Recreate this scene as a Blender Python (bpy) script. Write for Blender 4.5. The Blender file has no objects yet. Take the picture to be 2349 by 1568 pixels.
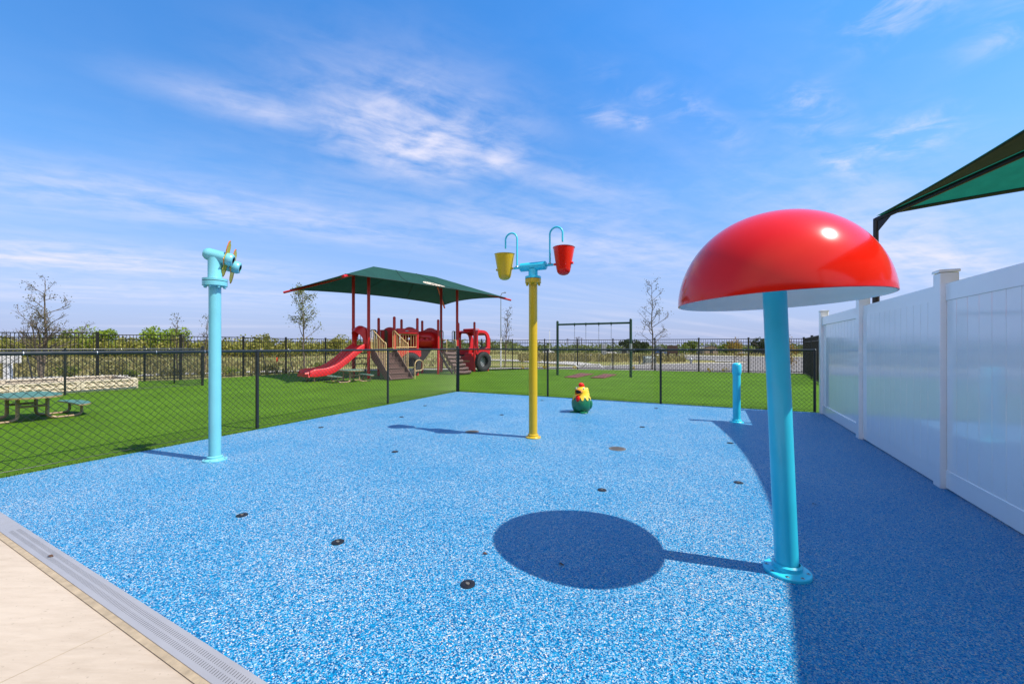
import bpy, math, random
from mathutils import Vector, Matrix
random.seed(7)
S = bpy.context.scene
COL = S.collection
F, HZ, CX, HC = 913.5, 795.0, 1174.5, 1.28     # focal length / horizon row / centre column (2349 px wide picture), eye height

def G(px, py, z=0.0):
    """ground point seen at a picture position (used to survey the site)"""
    d = (HC - z) * F / (py - HZ)
    return Vector(((px - CX) / F * d, d, z))

# ------------------------------------------------------------------ materials
MATS = {}
def mat(name, col, rough=0.5, var=0.08, scale=6.0, bump=0.0, bscale=60.0, coat=0.0, metal=0.0, spec=0.5, dirt=0.0, trans=0.0):
    m = bpy.data.materials.new(name); m.use_nodes = True
    nt = m.node_tree; N = nt.nodes; L = nt.links
    bs = N['Principled BSDF']
    tc = N.new('ShaderNodeTexCoord')
    nz = N.new('ShaderNodeTexNoise'); nz.inputs['Scale'].default_value = scale; nz.inputs['Detail'].default_value = 6
    L.new(tc.outputs['Object'], nz.inputs['Vector'])
    rp = N.new('ShaderNodeValToRGB')
    rp.color_ramp.elements[0].position = 0.3; rp.color_ramp.elements[1].position = 0.7
    rp.color_ramp.elements[0].color = (*[c * (1 - var) for c in col], 1)
    rp.color_ramp.elements[1].color = (*[min(1, c * (1 + var)) for c in col], 1)
    L.new(nz.outputs['Fac'], rp.inputs['Fac'])
    src = rp.outputs['Color']
    if dirt > 0:
        n2 = N.new('ShaderNodeTexNoise'); n2.inputs['Scale'].default_value = 9; n2.inputs['Detail'].default_value = 10
        n2.inputs['Roughness'].default_value = 0.7
        L.new(tc.outputs['Object'], n2.inputs['Vector'])
        r2 = N.new('ShaderNodeMapRange'); r2.inputs['From Min'].default_value = 0.52; r2.inputs['From Max'].default_value = 0.75
        r2.inputs['To Max'].default_value = dirt
        L.new(n2.outputs['Fac'], r2.inputs['Value'])
        mx = N.new('ShaderNodeMixRGB'); mx.inputs['Color2'].default_value = (0.22, 0.19, 0.15, 1)
        L.new(r2.outputs['Result'], mx.inputs['Fac']); L.new(src, mx.inputs['Color1']); src = mx.outputs['Color']
    L.new(src, bs.inputs['Base Color'])
    rr = N.new('ShaderNodeMapRange'); rr.inputs['To Min'].default_value = max(0.02, rough - 0.07); rr.inputs['To Max'].default_value = min(1, rough + 0.09)
    L.new(nz.outputs['Fac'], rr.inputs['Value']); L.new(rr.outputs['Result'], bs.inputs['Roughness'])
    bs.inputs['Metallic'].default_value = metal
    bs.inputs['Specular IOR Level'].default_value = spec
    bs.inputs['Coat Weight'].default_value = coat; bs.inputs['Coat Roughness'].default_value = 0.06
    if bump > 0:
        nb = N.new('ShaderNodeTexNoise'); nb.inputs['Scale'].default_value = bscale; nb.inputs['Detail'].default_value = 4
        L.new(tc.outputs['Object'], nb.inputs['Vector'])
        b = N.new('ShaderNodeBump'); b.inputs['Strength'].default_value = bump; b.inputs['Distance'].default_value = 0.01
        L.new(nb.outputs['Fac'], b.inputs['Height']); L.new(b.outputs['Normal'], bs.inputs['Normal'])
    if trans > 0:
        tr = N.new('ShaderNodeBsdfTranslucent'); L.new(src, tr.inputs['Color'])
        ms = N.new('ShaderNodeMixShader'); ms.inputs['Fac'].default_value = trans
        out = N['Material Output']
        L.new(bs.outputs['BSDF'], ms.inputs[1]); L.new(tr.outputs['BSDF'], ms.inputs[2]); L.new(ms.outputs['Shader'], out.inputs['Surface'])
    MATS[name] = m
    return m

M_RED = mat('red_gelcoat', (0.76, 0.014, 0.005), 0.15, 0.05, 3, coat=0.12, spec=0.3)
M_WHITE = mat('white_gelcoat', (0.93, 0.91, 0.88), 0.45, 0.02, 5, dirt=0.06)
M_BLUE = mat('aqua_powdercoat', (0.032, 0.58, 0.76), 0.3, 0.05, 4, coat=0.25)
M_YEL = mat('yellow_powdercoat', (0.80, 0.52, 0.015), 0.3, 0.05, 4, coat=0.2)
M_STEEL = mat('stainless_steel', (0.55, 0.55, 0.53), 0.35, 0.1, 20, metal=1.0)
M_BOLT = mat('bolt_shadow_steel', (0.05, 0.045, 0.04), 0.5, 0.2, 30)
M_VINYL = mat('white_vinyl', (0.95, 0.91, 0.85), 0.06, 0.02, 2.0, dirt=0.03, spec=0.75)
M_IRON = mat('black_iron_paint', (0.012, 0.012, 0.011), 0.45, 0.2, 10)
M_VCHAIN = mat('black_vinyl_wire', (0.020, 0.025, 0.024), 0.30, 0.2, 30)
M_PRED = mat('red_play_plastic', (0.56, 0.010, 0.012), 0.4, 0.07, 3)
M_PPOST = mat('red_play_post', (0.50, 0.012, 0.010), 0.38, 0.07, 3)
M_BROWN = mat('brown_play_plastic', (0.115, 0.066, 0.052), 0.6, 0.15, 14, bump=0.15)
M_DARK = mat('dark_brown_plastic', (0.02, 0.014, 0.012), 0.55, 0.2, 10)
M_GOLD = mat('tan_powdercoat', (0.60, 0.42, 0.19), 0.4, 0.08, 8)
M_OLIVE = mat('olive_powdercoat', (0.085, 0.10, 0.045), 0.45, 0.1, 8)
M_TYRE = mat('tyre_rubber', (0.028, 0.028, 0.028), 0.75, 0.3, 12, bump=0.3, bscale=40)
M_PLATE = mat('galvanised_plate', (0.42, 0.44, 0.45), 0.4, 0.12, 25, metal=0.5)
M_SHADE = mat('green_shade_cloth', (0.018, 0.088, 0.068), 0.8, 0.12, 2.2, bump=0.25, bscale=180, spec=0.2, trans=0.16)
M_SAIL = mat('teal_shade_cloth', (0.012, 0.16, 0.105), 0.85, 0.10, 7, bump=0.3, bscale=160, spec=0.1, trans=0.55)
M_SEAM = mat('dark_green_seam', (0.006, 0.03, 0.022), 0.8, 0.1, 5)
M_BRPOST = mat('brown_steel_post', (0.035, 0.018, 0.012), 0.4, 0.15, 8)
M_TEAL = mat('teal_table_coating', (0.085, 0.225, 0.165), 0.6, 0.1, 12, bump=0.15)
M_TAN = mat('tan_steel_tube', (0.46, 0.31, 0.16), 0.4, 0.1, 8)
M_CREAM = mat('cream_timber_plastic', (0.70, 0.60, 0.44), 0.65, 0.07, 6, bump=0.1)
M_SOIL = mat('planter_soil', (0.09, 0.06, 0.035), 0.95, 0.3, 9, bump=0.6, bscale=25)
M_SWING = mat('dark_green_steel', (0.006, 0.05, 0.022), 0.38, 0.15, 6)
M_CHAIN = mat('galvanised_chain', (0.22, 0.22, 0.22), 0.5, 0.2, 20)
M_SEAT = mat('grey_belt_seat', (0.55, 0.54, 0.50), 0.6, 0.1, 10)
M_MAT = mat('red_rubber_mat', (0.20, 0.062, 0.052), 0.9, 0.18, 20, bump=0.4, bscale=90)
M_GREEN = mat('green_gelcoat', (0.012, 0.20, 0.085), 0.3, 0.1, 9, coat=0.3, bump=0.1, bscale=60)
M_RYEL = mat('yellow_gelcoat', (0.82, 0.54, 0.02), 0.3, 0.06, 9, coat=0.3)
M_ORANGE = mat('orange_gelcoat', (0.72, 0.26, 0.015), 0.3, 0.06, 9, coat=0.3)
M_BLACK = mat('black_plastic', (0.012, 0.011, 0.011), 0.45, 0.2, 20)
M_GREYD = mat('grey_drain_cover', (0.17, 0.155, 0.135), 0.6, 0.15, 30)
M_GUT = mat('grey_pvc_channel', (0.40, 0.39, 0.40), 0.45, 0.05, 4, dirt=0.15)
M_SLOT = mat('drain_slot_void', (0.03, 0.03, 0.03), 0.9, 0.1, 4)
M_CAULK = mat('tan_expansion_joint', (0.48, 0.37, 0.24), 0.9, 0.2, 20, bump=0.3)
M_BARK = mat('grey_brown_bark', (0.16, 0.125, 0.095), 0.9, 0.25, 12, bump=0.4, bscale=50)
M_WOOD = mat('raw_stake_wood', (0.42, 0.30, 0.17), 0.85, 0.15, 12)
M_WPAINT = mat('white_paint', (0.80, 0.80, 0.80), 0.5, 0.04, 8)
M_BOARD = mat('dark_brown_board', (0.07, 0.035, 0.022), 0.7, 0.2, 8)
M_GREYB = mat('grey_green_cabinet', (0.22, 0.26, 0.24), 0.5, 0.1, 6)
M_GREYL = mat('light_grey_siding', (0.36, 0.38, 0.41), 0.7, 0.1, 6)
M_BEIGE = mat('beige_siding', (0.42, 0.33, 0.26), 0.8, 0.1, 6)
M_DKROOF = mat('dark_roofing', (0.06, 0.06, 0.065), 0.8, 0.2, 6)
M_GLASSD = mat('dark_car_glass', (0.02, 0.025, 0.03), 0.08, 0.1, 6)
M_CARD = mat('dark_car_paint', (0.014, 0.018, 0.026), 0.2, 0.1, 3, coat=0.6)
M_CARB = mat('blue_car_paint', (0.03, 0.09, 0.26), 0.2, 0.1, 3, coat=0.6)
M_CARW = mat('white_car_paint', (0.72, 0.72, 0.72), 0.25, 0.04, 3, coat=0.6)
M_FLAG = mat('orange_flag_plastic', (0.85, 0.11, 0.015), 0.6, 0.1, 5)
M_LEAFD = mat('dry_leaf', (0.12, 0.055, 0.025), 0.8, 0.3, 40)

def blade_mat(name, col):
    """translucent yellow acrylic"""
    m = bpy.data.materials.new(name); m.use_nodes = True
    nt = m.node_tree; N = nt.nodes; L = nt.links
    bs = N['Principled BSDF']; bs.inputs['Base Color'].default_value = (*col, 1); bs.inputs['Roughness'].default_value = 0.15
    tp = N.new('ShaderNodeBsdfTransparent'); tp.inputs['Color'].default_value = (0.92, 0.80, 0.35, 1)
    nz = N.new('ShaderNodeTexNoise'); nz.inputs['Scale'].default_value = 14
    mr = N.new('ShaderNodeMapRange'); mr.inputs['To Min'].default_value = 0.42; mr.inputs['To Max'].default_value = 0.62
    L.new(nz.outputs['Fac'], mr.inputs['Value'])
    ms = N.new('ShaderNodeMixShader'); L.new(mr.outputs['Result'], ms.inputs['Fac'])
    L.new(bs.outputs['BSDF'], ms.inputs[1]); L.new(tp.outputs['BSDF'], ms.inputs[2])
    L.new(ms.outputs['Shader'], N['Material Output'].inputs['Surface'])
    return m
M_ACR = blade_mat('yellow_acrylic', (0.72, 0.60, 0.08))
M_ACRE = mat('orange_acrylic_edge', (0.85, 0.20, 0.03), 0.3, 0.05, 9)

def leaf_mat(name, c1, c2, trans=0.35):
    m = bpy.data.materials.new(name); m.use_nodes = True
    nt = m.node_tree; N = nt.nodes; L = nt.links
    bs = N['Principled BSDF']; bs.inputs['Roughness'].default_value = 0.65; bs.inputs['Specular IOR Level'].default_value = 0.25
    ge = N.new('ShaderNodeNewGeometry')
    rp = N.new('ShaderNodeValToRGB'); rp.color_ramp.elements[0].color = (*c1, 1); rp.color_ramp.elements[1].color = (*c2, 1)
    L.new(ge.outputs['Random Per Island'], rp.inputs['Fac'])
    L.new(rp.outputs['Color'], bs.inputs['Base Color'])
    tr = N.new('ShaderNodeBsdfTranslucent'); L.new(rp.outputs['Color'], tr.inputs['Color'])
    ms = N.new('ShaderNodeMixShader'); ms.inputs['Fac'].default_value = trans
    L.new(bs.outputs['BSDF'], ms.inputs[1]); L.new(tr.outputs['BSDF'], ms.inputs[2])
    L.new(ms.outputs['Shader'], N['Material Output'].inputs['Surface'])
    return m
L_YG = leaf_mat('yellow_green_leaves', (0.10, 0.13, 0.02), (0.24, 0.24, 0.05))
L_BR = leaf_mat('brown_green_leaves', (0.10, 0.085, 0.03), (0.20, 0.21, 0.06))
L_GR = leaf_mat('mid_green_leaves', (0.08, 0.13, 0.02), (0.24, 0.28, 0.05))
L_DG = leaf_mat('dark_green_leaves', (0.022, 0.045, 0.012), (0.07, 0.10, 0.025))
L_WG = leaf_mat('willow_leaves', (0.14, 0.22, 0.02), (0.32, 0.42, 0.05))
L_TH = leaf_mat('thicket_leaves', (0.11, 0.14, 0.02), (0.38, 0.34, 0.075))
L_FT = leaf_mat('far_tree_leaves', (0.08, 0.11, 0.035), (0.22, 0.25, 0.08))
L_OR = leaf_mat('autumn_leaves', (0.30, 0.17, 0.03), (0.50, 0.33, 0.05))
L_WD = leaf_mat('dry_weeds', (0.24, 0.20, 0.07), (0.52, 0.45, 0.18), .5)
L_YF = leaf_mat('yellow_flowers', (0.55, 0.38, 0.02), (0.70, 0.55, 0.04))

def nodes_mat(name):
    m = bpy.data.materials.new(name); m.use_nodes = True
    return m, m.node_tree.nodes, m.node_tree.links, m.node_tree.nodes['Principled BSDF']

def pad_material():
    m, N, L, bs = nodes_mat('blue_rubber_granules')
    tc = N.new('ShaderNodeTexCoord')
    wn = N.new('ShaderNodeTexNoise'); wn.inputs['Scale'].default_value = 70; wn.inputs['Detail'].default_value = 1
    L.new(tc.outputs['Object'], wn.inputs['Vector'])
    ad = N.new('ShaderNodeMixRGB'); ad.blend_type = 'ADD'; ad.inputs['Fac'].default_value = 0.012
    L.new(tc.outputs['Object'], ad.inputs['Color1']); L.new(wn.outputs['Color'], ad.inputs['Color2'])
    vo = N.new('ShaderNodeTexVoronoi'); vo.inputs['Scale'].default_value = 200
    L.new(ad.outputs['Color'], vo.inputs['Vector'])
    sp = N.new('ShaderNodeSeparateColor'); L.new(vo.outputs['Color'], sp.inputs['Color'])
    # slow drift of the share of white granules
    n2 = N.new('ShaderNodeTexNoise'); n2.inputs['Scale'].default_value = 1.1; n2.inputs['Detail'].default_value = 3
    L.new(tc.outputs['Object'], n2.inputs['Vector'])
    mr = N.new('ShaderNodeMapRange'); mr.inputs['From Min'].default_value = 0.3; mr.inputs['From Max'].default_value = 0.7
    mr.inputs['To Min'].default_value = -0.05; mr.inputs['To Max'].default_value = 0.05
    L.new(n2.outputs['Fac'], mr.inputs['Value'])
    sm = N.new('ShaderNodeMath'); sm.operation = 'ADD'; L.new(sp.outputs['Red'], sm.inputs[0]); L.new(mr.outputs['Result'], sm.inputs[1])
    rp = N.new('ShaderNodeValToRGB'); rp.color_ramp.interpolation = 'CONSTANT'
    E = rp.color_ramp.elements
    E[0].position = 0; E[0].color = (0.000, 0.20, 0.51, 1)
    E[1].position = 0.25; E[1].color = (0.001, 0.285, 0.60, 1)
    e = E.new(0.50); e.color = (0.008, 0.34, 0.62, 1)
    e = E.new(0.69); e.color = (0.25, 0.47, 0.66, 1)
    e = E.new(0.925); e.color = (0.70, 0.69, 0.68, 1)
    L.new(sm.outputs['Value'], rp.inputs['Fac'])
    L.new(rp.outputs['Color'], bs.inputs['Base Color'])
    bs.inputs['Roughness'].default_value = 0.36; bs.inputs['Specular IOR Level'].default_value = 0.18
    b = N.new('ShaderNodeBump'); b.inputs['Strength'].default_value = 0.35; b.inputs['Distance'].default_value = 0.004
    L.new(vo.outputs['Distance'], b.inputs['Height'])
    # every granule lies at its own tilt under the clear binder, so some of them glint
    sb = N.new('ShaderNodeVectorMath'); sb.operation = 'SUBTRACT'; sb.inputs[1].default_value = (.5, .5, .5); L.new(vo.outputs['Color'], sb.inputs[0])
    sc_ = N.new('ShaderNodeVectorMath'); sc_.operation = 'MULTIPLY'; sc_.inputs[1].default_value = (1.7, 1.7, .2); L.new(sb.outputs['Vector'], sc_.inputs[0])
    av = N.new('ShaderNodeVectorMath'); av.operation = 'ADD'; L.new(b.outputs['Normal'], av.inputs[0]); L.new(sc_.outputs['Vector'], av.inputs[1])
    nv = N.new('ShaderNodeVectorMath'); nv.operation = 'NORMALIZE'; L.new(av.outputs['Vector'], nv.inputs[0]); L.new(nv.outputs['Vector'], bs.inputs['Normal'])
    return m

def turf_material():
    m, N, L, bs = nodes_mat('artificial_turf')
    tc = N.new('ShaderNodeTexCoord')
    n1 = N.new('ShaderNodeTexNoise'); n1.inputs['Scale'].default_value = 140; n1.inputs['Detail'].default_value = 3
    n2 = N.new('ShaderNodeTexNoise'); n2.inputs['Scale'].default_value = 0.8; n2.inputs['Detail'].default_value = 5
    n3 = N.new('ShaderNodeTexNoise'); n3.inputs['Scale'].default_value = 22; n3.inputs['Detail'].default_value = 4
    for n in (n1, n2, n3): L.new(tc.outputs['Object'], n.inputs['Vector'])
    rp = N.new('ShaderNodeValToRGB'); E = rp.color_ramp.elements
    E[0].position = 0.32; E[0].color = (0.014, 0.046, 0.001, 1)
    E[1].position = 0.68; E[1].color = (0.235, 0.39, 0.028, 1)
    e = E.new(0.5); e.color = (0.09, 0.205, 0.010, 1)
    mx = N.new('ShaderNodeMath'); mx.operation = 'MULTIPLY_ADD'; mx.inputs[1].default_value = 0.45
    L.new(n3.outputs['Fac'], mx.inputs[0])
    h = N.new('ShaderNodeMath'); h.operation = 'MULTIPLY'; h.inputs[1].default_value = 0.55; L.new(n1.outputs['Fac'], h.inputs[0])
    L.new(h.outputs['Value'], mx.inputs[2])
    L.new(mx.outputs['Value'], rp.inputs['Fac'])
    r2 = N.new('ShaderNodeMapRange'); r2.inputs['To Min'].default_value = 0.60; r2.inputs['To Max'].default_value = 1.35
    L.new(n2.outputs['Fac'], r2.inputs['Value'])
    ml = N.new('ShaderNodeVectorMath'); ml.operation = 'SCALE'
    L.new(rp.outputs['Color'], ml.inputs[0]); L.new(r2.outputs['Result'], ml.inputs['Scale'])
    L.new(ml.outputs['Vector'], bs.inputs['Base Color'])
    bs.inputs['Roughness'].default_value = 0.8; bs.inputs['Specular IOR Level'].default_value = 0.06
    b = N.new('ShaderNodeBump'); b.inputs['Strength'].default_value = 0.7; b.inputs['Distance'].default_value = 0.015
    L.new(n1.outputs['Fac'], b.inputs['Height']); L.new(b.outputs['Normal'], bs.inputs['Normal'])
    return m

def field_material():
    m, N, L, bs = nodes_mat('dry_grass_field')
    tc = N.new('ShaderNodeTexCoord')
    mp = N.new('ShaderNodeMapping'); mp.inputs['Scale'].default_value = (0.35, 1.0, 1.0)
    L.new(tc.outputs['Object'], mp.inputs['Vector'])
    n1 = N.new('ShaderNodeTexNoise'); n1.inputs['Scale'].default_value = 0.16; n1.inputs['Detail'].default_value = 8; n1.inputs['Roughness'].default_value = 0.62
    n2 = N.new('ShaderNodeTexNoise'); n2.inputs['Scale'].default_value = 7; n2.inputs['Detail'].default_value = 5
    L.new(mp.outputs['Vector'], n1.inputs['Vector']); L.new(tc.outputs['Object'], n2.inputs['Vector'])
    rp = N.new('ShaderNodeValToRGB'); E = rp.color_ramp.elements
    E[0].position = 0.34; E[0].color = (0.12, 0.145, 0.03, 1)
    E[1].position = 0.72; E[1].color = (0.34, 0.26, 0.15, 1)
    e = E.new(0.46); e.color = (0.20, 0.20, 0.05, 1)
    e = E.new(0.56); e.color = (0.29, 0.25, 0.10, 1)
    L.new(n1.outputs['Fac'], rp.inputs['Fac'])
    r2 = N.new('ShaderNodeMapRange'); r2.inputs['To Min'].default_value = 0.55; r2.inputs['To Max'].default_value = 1.4
    L.new(n2.outputs['Fac'], r2.inputs['Value'])
    ml = N.new('ShaderNodeVectorMath'); ml.operation = 'SCALE'
    L.new(rp.outputs['Color'], ml.inputs[0]); L.new(r2.outputs['Result'], ml.inputs['Scale'])
    L.new(ml.outputs['Vector'], bs.inputs['Base Color']); bs.inputs['Roughness'].default_value = 0.95
    bs.inputs['Specular IOR Level'].default_value = 0.1
    b = N.new('ShaderNodeBump'); b.inputs['Strength'].default_value = 0.6; b.inputs['Distance'].default_value = 0.1
    L.new(n2.outputs['Fac'], b.inputs['Height']); L.new(b.outputs['Normal'], bs.inputs['Normal'])
    return m

def concrete_material(name, c1, c2, broom=True, chips=.72):
    m, N, L, bs = nodes_mat(name)
    tc = N.new('ShaderNodeTexCoord')
    mp = N.new('ShaderNodeMapping'); mp.inputs['Rotation'].default_value = (0, 0, math.radians(27)); mp.inputs['Scale'].default_value = (1.0, 5.0, 1.0) if broom else (1, 1, 1)
    L.new(tc.outputs['Object'], mp.inputs['Vector'])
    n1 = N.new('ShaderNodeTexNoise'); n1.inputs['Scale'].default_value = 5; n1.inputs['Detail'].default_value = 9; n1.inputs['Roughness'].default_value = 0.65
    n2 = N.new('ShaderNodeTexNoise'); n2.inputs['Scale'].default_value = 0.9; n2.inputs['Detail'].default_value = 4
    n3 = N.new('ShaderNodeTexNoise'); n3.inputs['Scale'].default_value = 60; n3.inputs['Detail'].default_value = 3
    L.new(mp.outputs['Vector'], n1.inputs['Vector']); L.new(tc.outputs['Object'], n2.inputs['Vector']); L.new(tc.outputs['Object'], n3.inputs['Vector'])
    ad = N.new('ShaderNodeMath'); ad.operation = 'ADD'; L.new(n1.outputs['Fac'], ad.inputs[0]); L.new(n2.outputs['Fac'], ad.inputs[1])
    rp = N.new('ShaderNodeValToRGB'); E = rp.color_ramp.elements
    E[0].position = 0.36; E[0].color = (*c1, 1); E[1].position = 0.62; E[1].color = (*c2, 1)
    hf = N.new('ShaderNodeMath'); hf.operation = 'MULTIPLY'; hf.inputs[1].default_value = 0.5; L.new(ad.outputs['Value'], hf.inputs[0])
    L.new(hf.outputs['Value'], rp.inputs['Fac'])
    # small dark chips
    mr = N.new('ShaderNodeMapRange'); mr.inputs['From Min'].default_value = 0.66; mr.inputs['From Max'].default_value = 0.74; mr.inputs['To Min'].default_value = 1.0; mr.inputs['To Max'].default_value = chips
    L.new(n3.outputs['Fac'], mr.inputs['Value'])
    ml = N.new('ShaderNodeVectorMath'); ml.operation = 'SCALE'; L.new(rp.outputs['Color'], ml.inputs[0]); L.new(mr.outputs['Result'], ml.inputs['Scale'])
    L.new(ml.outputs['Vector'], bs.inputs['Base Color']); bs.inputs['Roughness'].default_value = 0.85; bs.inputs['Specular IOR Level'].default_value = 0.25
    b = N.new('ShaderNodeBump'); b.inputs['Strength'].default_value = 0.25; b.inputs['Distance'].default_value = 0.01
    L.new(n1.outputs['Fac'], b.inputs['Height']); L.new(b.outputs['Normal'], bs.inputs['Normal'])
    return m
M_PAD = pad_material(); M_TURF = turf_material(); M_FIELD = field_material()
M_CONC = concrete_material('cream_broomed_concrete', (0.54, 0.43, 0.32), (0.68, 0.555, 0.425))
M_ROAD = concrete_material('pale_concrete_road', (0.22, 0.20, 0.175), (0.30, 0.27, 0.24), False, 1.0)
M_WALK = concrete_material('white_concrete_walk', (0.48, 0.44, 0.37), (0.62, 0.58, 0.50), False, 1.0)

# ------------------------------------------------------------------ mesh builder (world coordinates)
ORG = {}
class MB:
    def __init__(s): s.v = []; s.f = []
    def quad_box(s, c, ex, ey, ez):
        """box by centre and three half-axis vectors"""
        c, ex, ey, ez = Vector(c), Vector(ex), Vector(ey), Vector(ez)
        i = len(s.v)
        for a in (-1, 1):
            for b in (-1, 1):
                for d in (-1, 1): s.v.append(c + ex * a + ey * b + ez * d)
        for q in ((0, 1, 3, 2), (4, 6, 7, 5), (0, 4, 5, 1), (2, 3, 7, 6), (0, 2, 6, 4), (1, 5, 7, 3)): s.f.append(tuple(i + k for k in q))
        return s
    def box(s, x0, x1, y0, y1, z0, z1):
        return s.quad_box(((x0 + x1) / 2, (y0 + y1) / 2, (z0 + z1) / 2), ((x1 - x0) / 2, 0, 0), (0, (y1 - y0) / 2, 0), (0, 0, (z1 - z0) / 2))
    def bar(s, p0, p1, w, h, up=(0, 0, 1)):
        p0, p1 = Vector(p0), Vector(p1); d = p1 - p0
        up = Vector(up); x = d.cross(up)
        if x.length < 1e-6: x = d.cross(Vector((1, 0, 0)))
        x.normalize(); z = x.cross(d).normalized()
        return s.quad_box((p0 + p1) / 2, d / 2, x * w / 2, z * h / 2)
    def tube(s, pts, r, seg=10, cap=True, radii=None, dome=False):
        pts = [Vector(p) for p in pts]; n = len(pts); i0 = len(s.v)
        prev = None
        for k, p in enumerate(pts):
            t = (pts[min(k + 1, n - 1)] - pts[max(k - 1, 0)]).normalized()
            if prev is None:
                a = Vector((0, 0, 1)) if abs(t.z) < 0.9 else Vector((1, 0, 0))
                x = t.cross(a).normalized()
            else:
                x = (prev - t * prev.dot(t)).normalized()
            prev = x; y = t.cross(x)
            rr = radii[k] if radii else r
            for j in range(seg):
                an = 2 * math.pi * j / seg
                s.v.append(p + x * math.cos(an) * rr + y * math.sin(an) * rr)
        for k in range(n - 1):
            for j in range(seg):
                a = i0 + k * seg + j; b = i0 + k * seg + (j + 1) % seg
                s.f.append((a, b, b + seg, a + seg))
        if cap:
            s.f.append(tuple(i0 + j for j in reversed(range(seg)))); s.f.append(tuple(i0 + (n - 1) * seg + j for j in range(seg)))
        return s
    def lathe(s, prof, base, axis=(0, 0, 1), seg=32, close=False):
        """profile of (radius, height) about an axis through base"""
        base = Vector(base); ax = Vector(axis).normalized()
        a = Vector((1, 0, 0)) if abs(ax.x) < 0.9 else Vector((0, 1, 0))
        x = (a - ax * a.dot(ax)).normalized(); y = ax.cross(x)
        i0 = len(s.v); n = len(prof)
        for (r, h) in prof:
            for j in range(seg):
                an = 2 * math.pi * j / seg
                s.v.append(base + ax * h + (x * math.cos(an) + y * math.sin(an)) * max(r, 1e-4))
        for k in range(n - 1):
            for j in range(seg):
                p = i0 + k * seg + j; q = i0 + k * seg + (j + 1) % seg
                s.f.append((p, q, q + seg, p + seg))
        if close: s.f.append(tuple(i0 + j for j in reversed(range(seg)))); s.f.append(tuple(i0 + (n - 1) * seg + j for j in range(seg)))
        return s
    def ball(s, c, rx, ry=None, rz=None, seg=16, rings=10):
        ry = ry or rx; rz = rz or rx; c = Vector(c); i0 = len(s.v)
        for k in range(rings + 1):
            th = math.pi * k / rings
            for j in range(seg):
                an = 2 * math.pi * j / seg
                s.v.append(c + Vector((rx * math.sin(th) * math.cos(an) + 1e-5 * math.cos(an), ry * math.sin(th) * math.sin(an) + 1e-5 * math.sin(an), rz * math.cos(th))))
        for k in range(rings):
            for j in range(seg):
                p = i0 + k * seg + j; q = i0 + k * seg + (j + 1) % seg
                s.f.append((p, p + seg, q + seg, q))
        return s
    def prism(s, poly, off):
        """polygon (list of points) extruded by the vector off"""
        off = Vector(off); n = len(poly); i = len(s.v)
        s.v += [Vector(p) for p in poly] + [Vector(p) + off for p in poly]
        s.f.append(tuple(i + k for k in reversed(range(n)))); s.f.append(tuple(i + n + k for k in range(n)))
        for k in range(n):
            j = (k + 1) % n; s.f.append((i + k, i + j, i + n + j, i + n + k))
        return s
    def ring(s, outer, inner, off, closed=True):
        """band between two outlines of the same length, extruded by off"""
        off = Vector(off); n = len(outer); i = len(s.v)
        for L in (outer, inner):
            s.v += [Vector(p) for p in L]
        for L in (outer, inner):
            s.v += [Vector(p) + off for p in L]
        m = n if closed else n - 1
        for k in range(m):
            j = (k + 1) % n
            s.f += [(i + k, i + n + k, i + n + j, i + j), (i + 2 * n + k, i + 2 * n + j, i + 3 * n + j, i + 3 * n + k),
                    (i + k, i + j, i + 2 * n + j, i + 2 * n + k), (i + n + k, i + 3 * n + k, i + 3 * n + j, i + n + j)]
        if not closed:
            for k in (0, n - 1): s.f.append((i + k, i + 2 * n + k, i + 3 * n + k, i + n + k))
        return s
    def grid(s, fn, nu, nv):
        i = len(s.v)
        for a in range(nu + 1):
            for b in range(nv + 1): s.v.append(Vector(fn(a / nu, b / nv)))
        for a in range(nu):
            for b in range(nv):
                p = i + a * (nv + 1) + b
                s.f.append((p, p + nv + 1, p + nv + 2, p + 1))
        return s
    def leaf(s, c, size, asp=0.6):
        a = Vector((random.gauss(0, 1), random.gauss(0, 1), random.gauss(0, 1))).normalized()
        b = a.orthogonal().normalized(); b = (Matrix.Rotation(random.random() * 6.28, 3, a) @ b)
        d = a.cross(b); i = len(s.v); h = size / 2
        s.v += [c - b * h, c - d * h * asp, c + b * h, c + d * h * asp]
        s.f.append((i, i + 1, i + 2, i + 3)); return s
    def poly(s, pts):
        i = len(s.v); s.v += [Vector(p) for p in pts]; s.f.append(tuple(range(i, i + len(pts)))); return s
    def build(s, name, m, parent=None, smooth=35, bevel=0.0, sub=0, solid=0.0):
        o0 = ORG[parent.name] if parent else Vector((0, 0, 0))
        me = bpy.data.meshes.new(name)
        me.from_pydata([tuple(v - o0) for v in s.v], [], s.f)
        me.materials.append(m)
        if smooth:
            for p in me.polygons: p.use_smooth = True
            me.set_sharp_from_angle(angle=math.radians(smooth))
        me.update()
        o = bpy.data.objects.new(name, me); COL.objects.link(o)
        if parent: o.parent = parent
        ORG[o.name] = o0
        if solid:
            d = o.modifiers.new('solid', 'SOLIDIFY'); d.thickness = solid; d.offset = 0
        if bevel:
            b = o.modifiers.new('bevel', 'BEVEL'); b.width = bevel; b.segments = 2; b.limit_method = 'ANGLE'; b.angle_limit = math.radians(40)
        if sub:
            d = o.modifiers.new('sub', 'SUBSURF'); d.levels = sub; d.render_levels = sub
        return o

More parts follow.
